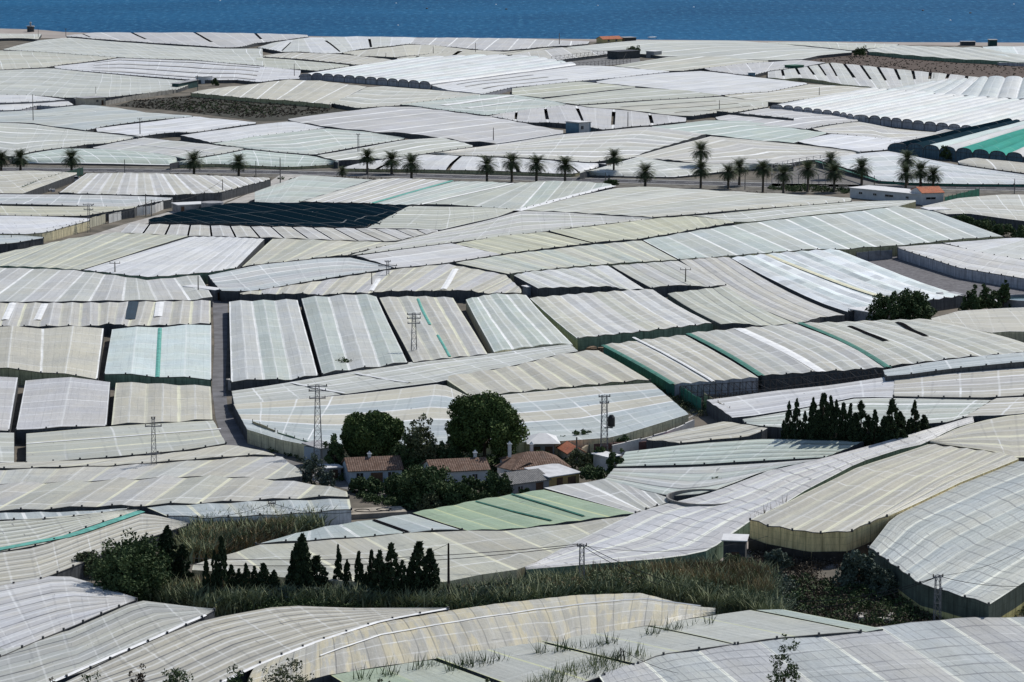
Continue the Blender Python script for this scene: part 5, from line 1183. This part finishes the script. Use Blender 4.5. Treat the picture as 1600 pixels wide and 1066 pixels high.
fence('0,173 60,168 117,164',2.4,mat('grey_sheeting',(.18,.18,.19),.9,.3,.6),'grey netted fence running to the cream hut, far left')
fence('165,165 200,158 240,151 275,146',1.8,mat('mesh_sheeting',(.36,.34,.30),.9,.3,.6),'low mesh fence from the cream hut to the weedy field')
fence('1476,322 1530,308',2.6,GNP,'green sheet fence to the right of the orange-roofed house')
fence('395,684 430,698',3.0,TAN,'tan sheet wall at the left corner of the farm lane')
fence('434,700 488,717',2.8,mat('sage_sheeting',(.12,.20,.11),.9,.3,.6),'sage green sheet wall above the farm lane')
fence('956,714 1000,704 1040,693 1084,674',2.0,mat('white_wall_render',(.66,.64,.60),.9,.2,.6),'whitewashed low wall at the right end of the striped greenhouse','low_wall','wall',th=.3)
fence('900,722 925,705 950,692',1.6,mat('tan_stone',(.32,.27,.19),.95,.35,.8),'tan stone bank wall rising to the transformer pylon','low_wall','wall',th=.4)
fence('928,708 980,706 1050,700',1.6,mat('brick_red',(.16,.09,.08),.95,.3,.8),'dark reddish wall behind the teal-grey greenhouse, right of the farm','low_wall','wall',th=.3)
fence('1338,410 1394,405',2.5,mat('grey_block2',(.24,.24,.25),.9,.3,.6),'grey mesh wall closing the far end of the grey pit')
fence('1120,184 1180,190 1240,196',2.6,DKW,'row of dark stalls before the lilac-grey greenhouse')
fence('1100,636 1120,650 1140,661',2.6,TAN,'tan wall at the left corner of the lilac-grey greenhouse')
fence('1052,613 1075,632 1096,645',2.4,GNP,'bright green net corner at the bare framework')
def framework(far,near,nx,h,m,label):
    a=[un(x,y) for x,y in P(far)]; c=[un(x,y) for x,y in P(near)]; b=c[0]
    r=empty('bare_framework',b,0,label,'framework'); rail=MB(); rows=[resample(a,[i/nx for i in range(nx+1)]),resample(c,[i/nx for i in range(nx+1)])]
    for row in rows:
        tops=[]
        for p in row:
            z=H(p.x,p.y)-b.z; k=MB(); k.tube([(p.x-b.x,p.y-b.y,z-.1),(p.x-b.x,p.y-b.y,z+h)],.09,5); k.build('post',m,r); tops.append(Vector((p.x-b.x,p.y-b.y,z+h)))
        rail.tube(tops,.06,4); rail.tube([t-Vector((0,0,h*.45)) for t in tops],.04,4)
        for i in range(0,nx): rail.tube([tops[i],tops[i+1]-Vector((0,0,h*.45))],.04,4)
    for i in range(0,nx+1,4):
        p,q=rows[0][i],rows[1][i]; rail.tube([(p.x-b.x,p.y-b.y,H(p.x,p.y)-b.z+h),(q.x-b.x,q.y-b.y,H(q.x,q.y)-b.z+h)],.05,4)
    rail.build('rail',m,r)
FRM=mat('rusty_frame',(.07,.065,.065),.8,.3,1); FRW=mat('pale_frame',(.30,.30,.31),.7,.3,1)
framework('1062,628 1200,619 1385,600','1098,643 1220,631 1388,607',34,2.9,FRM,'long bare dark framework between the grey-cream and lilac-grey greenhouses')
framework('862,98 930,90 1000,86','880,110 930,106 985,101',18,3.0,FRM,'bare grey framework of an uncovered greenhouse in the far centre')
framework('1206,272 1240,264 1292,256','1206,288 1250,288 1300,288',9,3.2,FRW,'pale bare framework on the plot behind the right-hand palms')
framework('885,690 905,688 930,688','880,698 905,698 928,697',6,2.3,FRM,'dark pergola frame right of the white pavilion')
# ------------------------------------------------------------------ poles, pylons, wires
PW=mat('grey_pole',(.16,.15,.14),.9,.3,2); PS=mat('galvanised_lattice',(.20,.20,.21),.5,.25,2)
TOPS={}
def pole(x,by,ty,label,r0=.15,arm=0,m=PW,key=None,lean=0):
    p,h=place(x,by,ty); r=empty('utility_pole',p,0,label,'utility pole'); k=MB()
    k.tube([(0,0,-.3),(lean*h*.5,0,h*.5),(lean*h,0,h)],[r0*1.2,r0,r0*.75],8); k.build('pole',m,r,smooth=True)
    if arm:
        k=MB(); k.box((lean*h,0,h-.25),(arm,.14,.14)); k.build('crossarm',m,r)
        for s in(-.45,0,.45):
            k=MB(); k.tube([(lean*h+s*arm,0,h-.15),(lean*h+s*arm,0,h+.2)],.07,6); k.build('insulator',mat('brown_insulator',(.06,.04,.03),.4,.1,1),r)
    else:
        k=MB(); k.tube([(lean*h,0,h-.05),(lean*h,0,h+.12)],.09,6); k.build('cap',mat('dark_cap',(.05,.05,.05),.6,.1,1),r)
    if key: TOPS[key]=p+Vector((lean*h,0,h))
    return r
for a in [(52,195,148,'tall thin pole left of the cream hut at the far left',.15,0),(60,62,45,'short pole beside the kiosk on the beach',.12,0),(103,57,45,'twin-armed pole at the left end of the beach row',.15,1.2),(150,153,136,'thin pole standing behind the cream hut',.12,0),(309,142,118,'pole in front of the dark teal store, far left',.15,0),(219,217,185,'pole with a stay wire at the dark wall corner, upper left',.17,1.6),(460,124,100,'pole at the first arched tunnel, left end',.15,0),(603,96,83,'thin pole behind the white tunnels, left of centre',.15,0),(677,88,73,'thin pole behind the white tunnels, centre',.15,0),(743,87,67,'pole near the waterline left of the beach house',.15,0),(874,74,52,'pale pole standing out against the sea',.2,0),(981,205,175,'pale pole before the long slits of the lilac roof',.17,0),(1124,178,157,'pole among the sage roofs, far right of centre',.15,0),(1280,154,137,'thin pole left of the longest row of arches',.15,0),(1459,128,115,'short pole below the brown fallow field',.13,0),(195,272,250,'pole beside the road between two left palms',.13,0),(400,275,252,'pole behind the road at the lane junction, left',.13,0),(438,286,247,'tall pole at the lane junction',.16,0),(536,291,281,'short post on the roof near the lane junction',.09,0),(575,280,262,'pole under the tall middle palm',.13,0),(771,227,200,'pole on the big lilac roof above the road',.16,0),(946,286,270,'pole at the road just left of the short lone palm',.12,0),(1164,297,273,'thin pole between palms by the bare plot',.12,0),(1366,293,275,'pole at the road beside the slender palm',.12,0),(1585,303,280,'pole at the road near the right edge',.13,0),(18,386,366,'short pole at the left edge under the cream fence',.12,0),(83,371,356,'little post on the corner of the cream fence',.1,0),(310,470,432,'pole beside the head of the straight lane',.14,0),(581,462,427,'pole on the black gap above the pale teal greenhouse',.14,0),(228,338,305,'left pole of the pair at the white fence',.14,0),(901,728,684,'dark pole between the farm roofs and the tan bank',.16,0),(732,783,756,'pale post in front of the fig tree',.14,0),(673,782,760,'thin post beside the farm lane',.09,0),(622,722,694,'thin mast behind the low farmhouse',.08,0)]:
    pole(*a)
pole(237,338,313,'right pole of the pair at the white fence',.14,0,key='a1')
pole(348,311,281,'pole carrying a cable beside the lane below the road',.14,0,key='a2')
pole(701,946,850,'dark wooden pole at the right end of the near cypress row',.17,0,mat('dark_wood',(.045,.035,.03),.9,.3,2),key='w1')
pole(180,442,410,'short Y-shaped pole on the lilac slanting roof, left',.16,2.6)
pole(1071,457,420,'Y-shaped pole at the notch of the grey-sage greenhouse',.16,2.6)
pole(970,1060,1014,'upright post of the leaning pair at the bottom',.10,0,FRM,key='z1')
pole(979,1062,1018,'leaning post of the pair at the bottom',.10,0,FRM,lean=-.12)
def pylon(x,by,ty,label,w0=1.1,w1=.45,arms=((.98,2.4),(.9,2.4),(.82,2.0)),key=None,extra=None,bays=None):
    p,h=place(x,by,ty); r=empty('lattice_pylon',p,.12,label,'pylon')
    W=lambda z:(w0+(w1-w0)*z/h)/2
    for sx,sy in((-1,-1),(1,-1),(1,1),(-1,1)):
        k=MB(); k.tube([(sx*W(0),sy*W(0),-.3),(sx*W(h),sy*W(h),h)],.055,4); k.build('leg',PS,r)
    k=MB(); n=bays or max(4,int(h/1.2))
    for i in range(n):
        z0,z1=h*i/n,h*(i+1)/n
        c=[(-1,-1),(1,-1),(1,1),(-1,1)]
        for j in range(4):
            a,b=c[j],c[(j+1)%4]
            if i%2: a,b=b,a
            k.tube([(a[0]*W(z0),a[1]*W(z0),z0),(b[0]*W(z1),b[1]*W(z1),z1)],.028,4)
            k.tube([(a[0]*W(z1),a[1]*W(z1),z1),(b[0]*W(z1),b[1]*W(z1),z1)],.028,4)
    k.build('bracing',PS,r)
    for fz,aw in arms:
        k=MB(); k.box((0,0,h*fz),(aw,.16,.14)); k.tube([(-aw/2,0,h*fz+.05),(0,0,h*fz+.35),(aw/2,0,h*fz+.05)],.04,4); ao=k.build('crossarm',PS,r)
        for s in(-.46,.46):
            k=MB(); k.tube([(s*aw,0,h*fz+.05),(s*aw,0,h*fz+.4)],.08,6); k.build('insulator',mat('brown_insulator',(.06,.04,.03),.4,.1,1),ao)
    if extra=='transformer':
        k=MB(); k.tube([(1.15,-.3,h*.52),(1.15,-.3,h*.66)],.62,12); k.tube([(1.15,-.3,h*.66),(1.15,-.3,h*.7)],[.62,.3],12); k.box((.7,-.3,h*.5),(1.4,.5,.12)); k.build('transformer',mat('black_transformer',(.02,.02,.022),.5,.2,1),r)
    if key: TOPS[key]=p+Vector((0,0,h))
    return r
pylon(139,363,320,'lattice pole with a transformer drum beside the white fence, left',.7,.5,((.99,3.0),(.82,2.6)),key='a0',extra=None)
pylon(560,247,210,'thin lattice pole on the grey greenhouse left of the tall middle palm',.6,.4,((.99,1.2),))
pylon(606,446,408,'lattice pole with one wide crossarm on the cream ribbed roof',.7,.5,((.80,4.6),(.97,1.4)))
pylon(647,568,490,'three-armed lattice pylon before the beige greenhouse with the green seam',1.3,.6,((.98,2.8),(.90,2.8),(.80,2.6)))
pylon(241,748,652,'tallest left pylon rising over the grey-green bands at lower left',1.1,.4,((.97,.6),(.85,2.8),(.40,2.6)))
pylon(497,730,602,'farm pylon, the big lattice mast left of the pines',1.5,.6,((.985,3.4),(.93,3.0),(.84,2.8)))
pylon(944,718,618,'lattice mast with a black transformer drum, right of the pines',1.2,.8,((.98,2.0),(.88,1.6)),extra='transformer')
pylon(425,815,786,'short lattice stub over the blue-lilac greenhouse by the grass bank',.8,.6,((.96,1.2),),key='p0')
pylon(909,926,852,'lattice pole behind the reeds, centre, carrying cables both ways',.75,.55,((.98,1.4),),key='p1')
pylon(1464,984,900,'lattice pole in front of the netted hillside wall at the right',.9,.6,((.98,1.4),),key='p2')
def cable(a,b,sag,label,r=.045):
    k=MB(); n=24; A=Vector(a);B=Vector(b)
    k.tube([A.lerp(B,i/n)-A-Vector((0,0,sag*4*(i/n)*(1-i/n))) for i in range(n+1)],r,5)
    o=k.build('overhead_cable',mat('black_cable',(.03,.03,.03),.6,.1,1),loc=A); tag(o,label,'cable')
T=TOPS
cable(T['a0']-Vector((0,0,1.4)),T['a1'],2.2,'cable from the left lattice pole to the fence pole pair')
cable(T['a1'],T['a2'],2.5,'cable from the fence pole pair up to the lane pole')
cable(T['p1']-Vector((0,0,.1)),T['p2']-Vector((0,0,.1)),6.5,'lower cable sagging over the scrub between the centre and right lattice poles',.05)
cable(T['p1']+Vector((.5,0,0)),T['p2']+Vector((.5,0,.1)),5.6,'upper cable sagging over the scrub between the centre and right lattice poles',.05)
e=un(300,882,2.5)
cable(T['p1'],e,1.2,'lower cable behind the near cypress row',.05)
cable(T['p1']+Vector((0,0,.2)),e+Vector((0,0,.9)),1.0,'upper cable behind the near cypress row',.05)
cable(T['w1'],un(560,882,3.2),.8,'thin cable from the dark wooden pole into the near cypress row',.03)
e=un(1200,838,3.6); cable(T['p1'],e,1.5,'thin cable from the centre lattice pole up to the tall tan wall',.03)
e=un(1680,905,4.2); cable(T['p2'],e,1.2,'lower cable leaving the right lattice pole for the right edge',.04)
e=un(1660,820,5.0); cable(T['p2'],e,1.5,'thin cable climbing over the netted hillside roof to the right edge',.03)
e=un(1060,1052,3.2); cable(T['z1'],e,.4,'short slack wire from the leaning posts to the bottom right roof',.03)
e=un(945,1048,.5); cable(T['z1'],e,.1,'stay wire down the left side of the leaning posts',.03)
cable(T['p0'],un(300,806,6.0),.8,'cable leaving the lattice stub to the left over the white plastic',.04)
cable(T['p0'],un(552,800,4.5),.8,'cable leaving the lattice stub to the right towards the farm lane',.04)
# ------------------------------------------------------------------ small things
def van(x,y,rz,label,col):
    p=un(x,y); r=empty('van',p,rz,label,'van')
    k=MB(); prof=[(-2.3,.35),(-2.3,1.9),(1.0,1.95),(1.7,1.15),(2.3,1.0),(2.35,.35)]
    for s in(-.9,.9): k.poly([(a,s,b) for a,b in prof])
    for i in range(len(prof)): a=prof[i]; b=prof[(i+1)%len(prof)]; k.quad((a[0],-.9,a[1]),(b[0],-.9,b[1]),(b[0],.9,b[1]),(a[0],.9,a[1]))
    k.build('body',col,r)
    for sx in(-1.5,1.5):
        for sy in(-.85,.85):
            k=MB(); k.tube([(sx,sy-.1,.33),(sx,sy+.1,.33)],.34,12); k.build('wheel',mat('tyre',(.02,.02,.02),.9,.1,1),r)
    k=MB(); k.quad((1.06,-.8,1.88),(1.66,-.8,1.22),(1.66,.8,1.22),(1.06,.8,1.88)); g=k.build('windscreen',GLS,r); g.location=(.03,0,.03)
    for s in(-.92,.92):
        k=MB(); k.box((.3,s,1.5),(1.5,.02,.5)); k.build('side_window',GLS,r)
van(115,285,.6,'white van parked at the top of the junk yard beside the dark green wall',mat('white_paint',(.75,.75,.75),.3,.05,1,spec=.5))
def junk(x,y,s,m,label,name,cat):
    p=un(x,y); k=MB(); rnd=random.Random(int(x))
    for i in range(7): k.box((rnd.uniform(-s,s),rnd.uniform(-s,s)*.8,.35+.25*rnd.random()),(rnd.uniform(.6,1.6),rnd.uniform(.6,1.4),rnd.uniform(.4,.9)),rnd.uniform(0,3))
    o=k.build(name,m,loc=p); tag(o,label,cat)
junk(72,299,2.6,FLT,'heap of white plastic scraps at the low end of the junk yard','plastic_heap','heap')
junk(82,293,1.2,CRW,'stack of pale crates in the middle of the junk yard','crate_stack','crates')
junk(1052,694,1.8,mat('red_tarp',(.45,.06,.05),.7,.2,1),'red tarpaulin heap by the dark reddish wall','tarpaulin','tarpaulin')
junk(1370,972,2.4,mat('pale_rubble',(.45,.42,.38),.9,.3,1),'pale rubble lying on the dark scrub bank','rubble','rubble')
junk(930,550,1.4,mat('brown_rubble',(.20,.14,.09),.9,.3,1),'brown rubble at the top of the trench beside the green netting','rubble','rubble')
# floats on the sea
BW=mat('white_float',(.85,.85,.85),.5,.05,1); BR=mat('dark_float',(.05,.04,.04),.5,.05,1)
for i,(x,y,mm,lb) in enumerate([(344,1.5,BW,'white float at the top edge of the sea, left'),(619,5.5,BW,'white float far out, left of the middle'),(775,7.5,BW,'white float far out near the middle'),(791,15,BR,'dark buoy just below the middle white float'),(667,14,BR,'dark buoy between the two middle-left floats'),(934,9,BW,'single white float above the beach house'),(1084,11.5,BW,'white float right of the one above the beach house'),(1442,17,BR,'dark buoy off the brown fallow field'),(1516,21,BR,'second dark buoy further right'),(1584,7,BW,'white float in the top right corner'),(1485,32,BW,'small white float nearer the shore at right'),(622,40,BW,'small white float near the shore, left of the middle')]):
    p=un(x,y,-1); k=MB(); s=.6 if mm is BW else .9
    k.tube([(0,0,-.4*s),(0,0,0),(0,0,.45*s),(0,0,.75*s)],[.5*s,.95*s,.85*s,.25*s],10); b=k.build('buoy',mm,loc=p); tag(b,lb,'buoy')
p=un(1019,60,-1); k=MB(); k.tube([(-2.4,0,.5),(-1.2,0,.15),(1.2,0,.15),(2.6,0,.7)],[.15,.7,.75,.1],8); tag(k.build('rowing_boat',BW,loc=p),'small white boat on the shore right of the beach house','boat')
# ------------------------------------------------------------------ light, camera
w=bpy.data.worlds.new('World'); S.world=w; w.use_nodes=True
nt=w.node_tree; bg=nt.nodes['Background']
sky=nt.nodes.new('ShaderNodeTexSky'); sky.sky_type='NISHITA'; sky.sun_disc=False
EL,AZ=47,38
sky.sun_elevation=R(EL); sky.sun_rotation=R(AZ); sky.air_density=1.0; sky.dust_density=.8; sky.ozone_density=1.5
nt.links.new(sky.outputs[0],bg.inputs[0]); bg.inputs[1].default_value=.095
sl=bpy.data.lights.new('sun','SUN'); sl.energy=3.9; sl.angle=R(.5); sl.color=(1,.965,.91)
so=bpy.data.objects.new('sun',sl); COL.objects.link(so)
d=Vector((math.sin(R(AZ))*math.cos(R(EL)),math.cos(R(AZ))*math.cos(R(EL)),math.sin(R(EL))))
so.rotation_euler=d.to_track_quat('Z','Y').to_euler(); so.location=d*200
cam=bpy.data.cameras.new('camera'); cam.lens=112.5; cam.sensor_width=36; cam.clip_end=80000; cam.clip_start=1
co=bpy.data.objects.new('camera',cam); COL.objects.link(co); co.location=(0,0,CH); co.rotation_euler=(math.pi/2-PITCH,0,0)
S.camera=co
S.view_settings.view_transform='Standard'; S.view_settings.look='None'; S.view_settings.gamma=1
S.view_settings.exposure=0.0
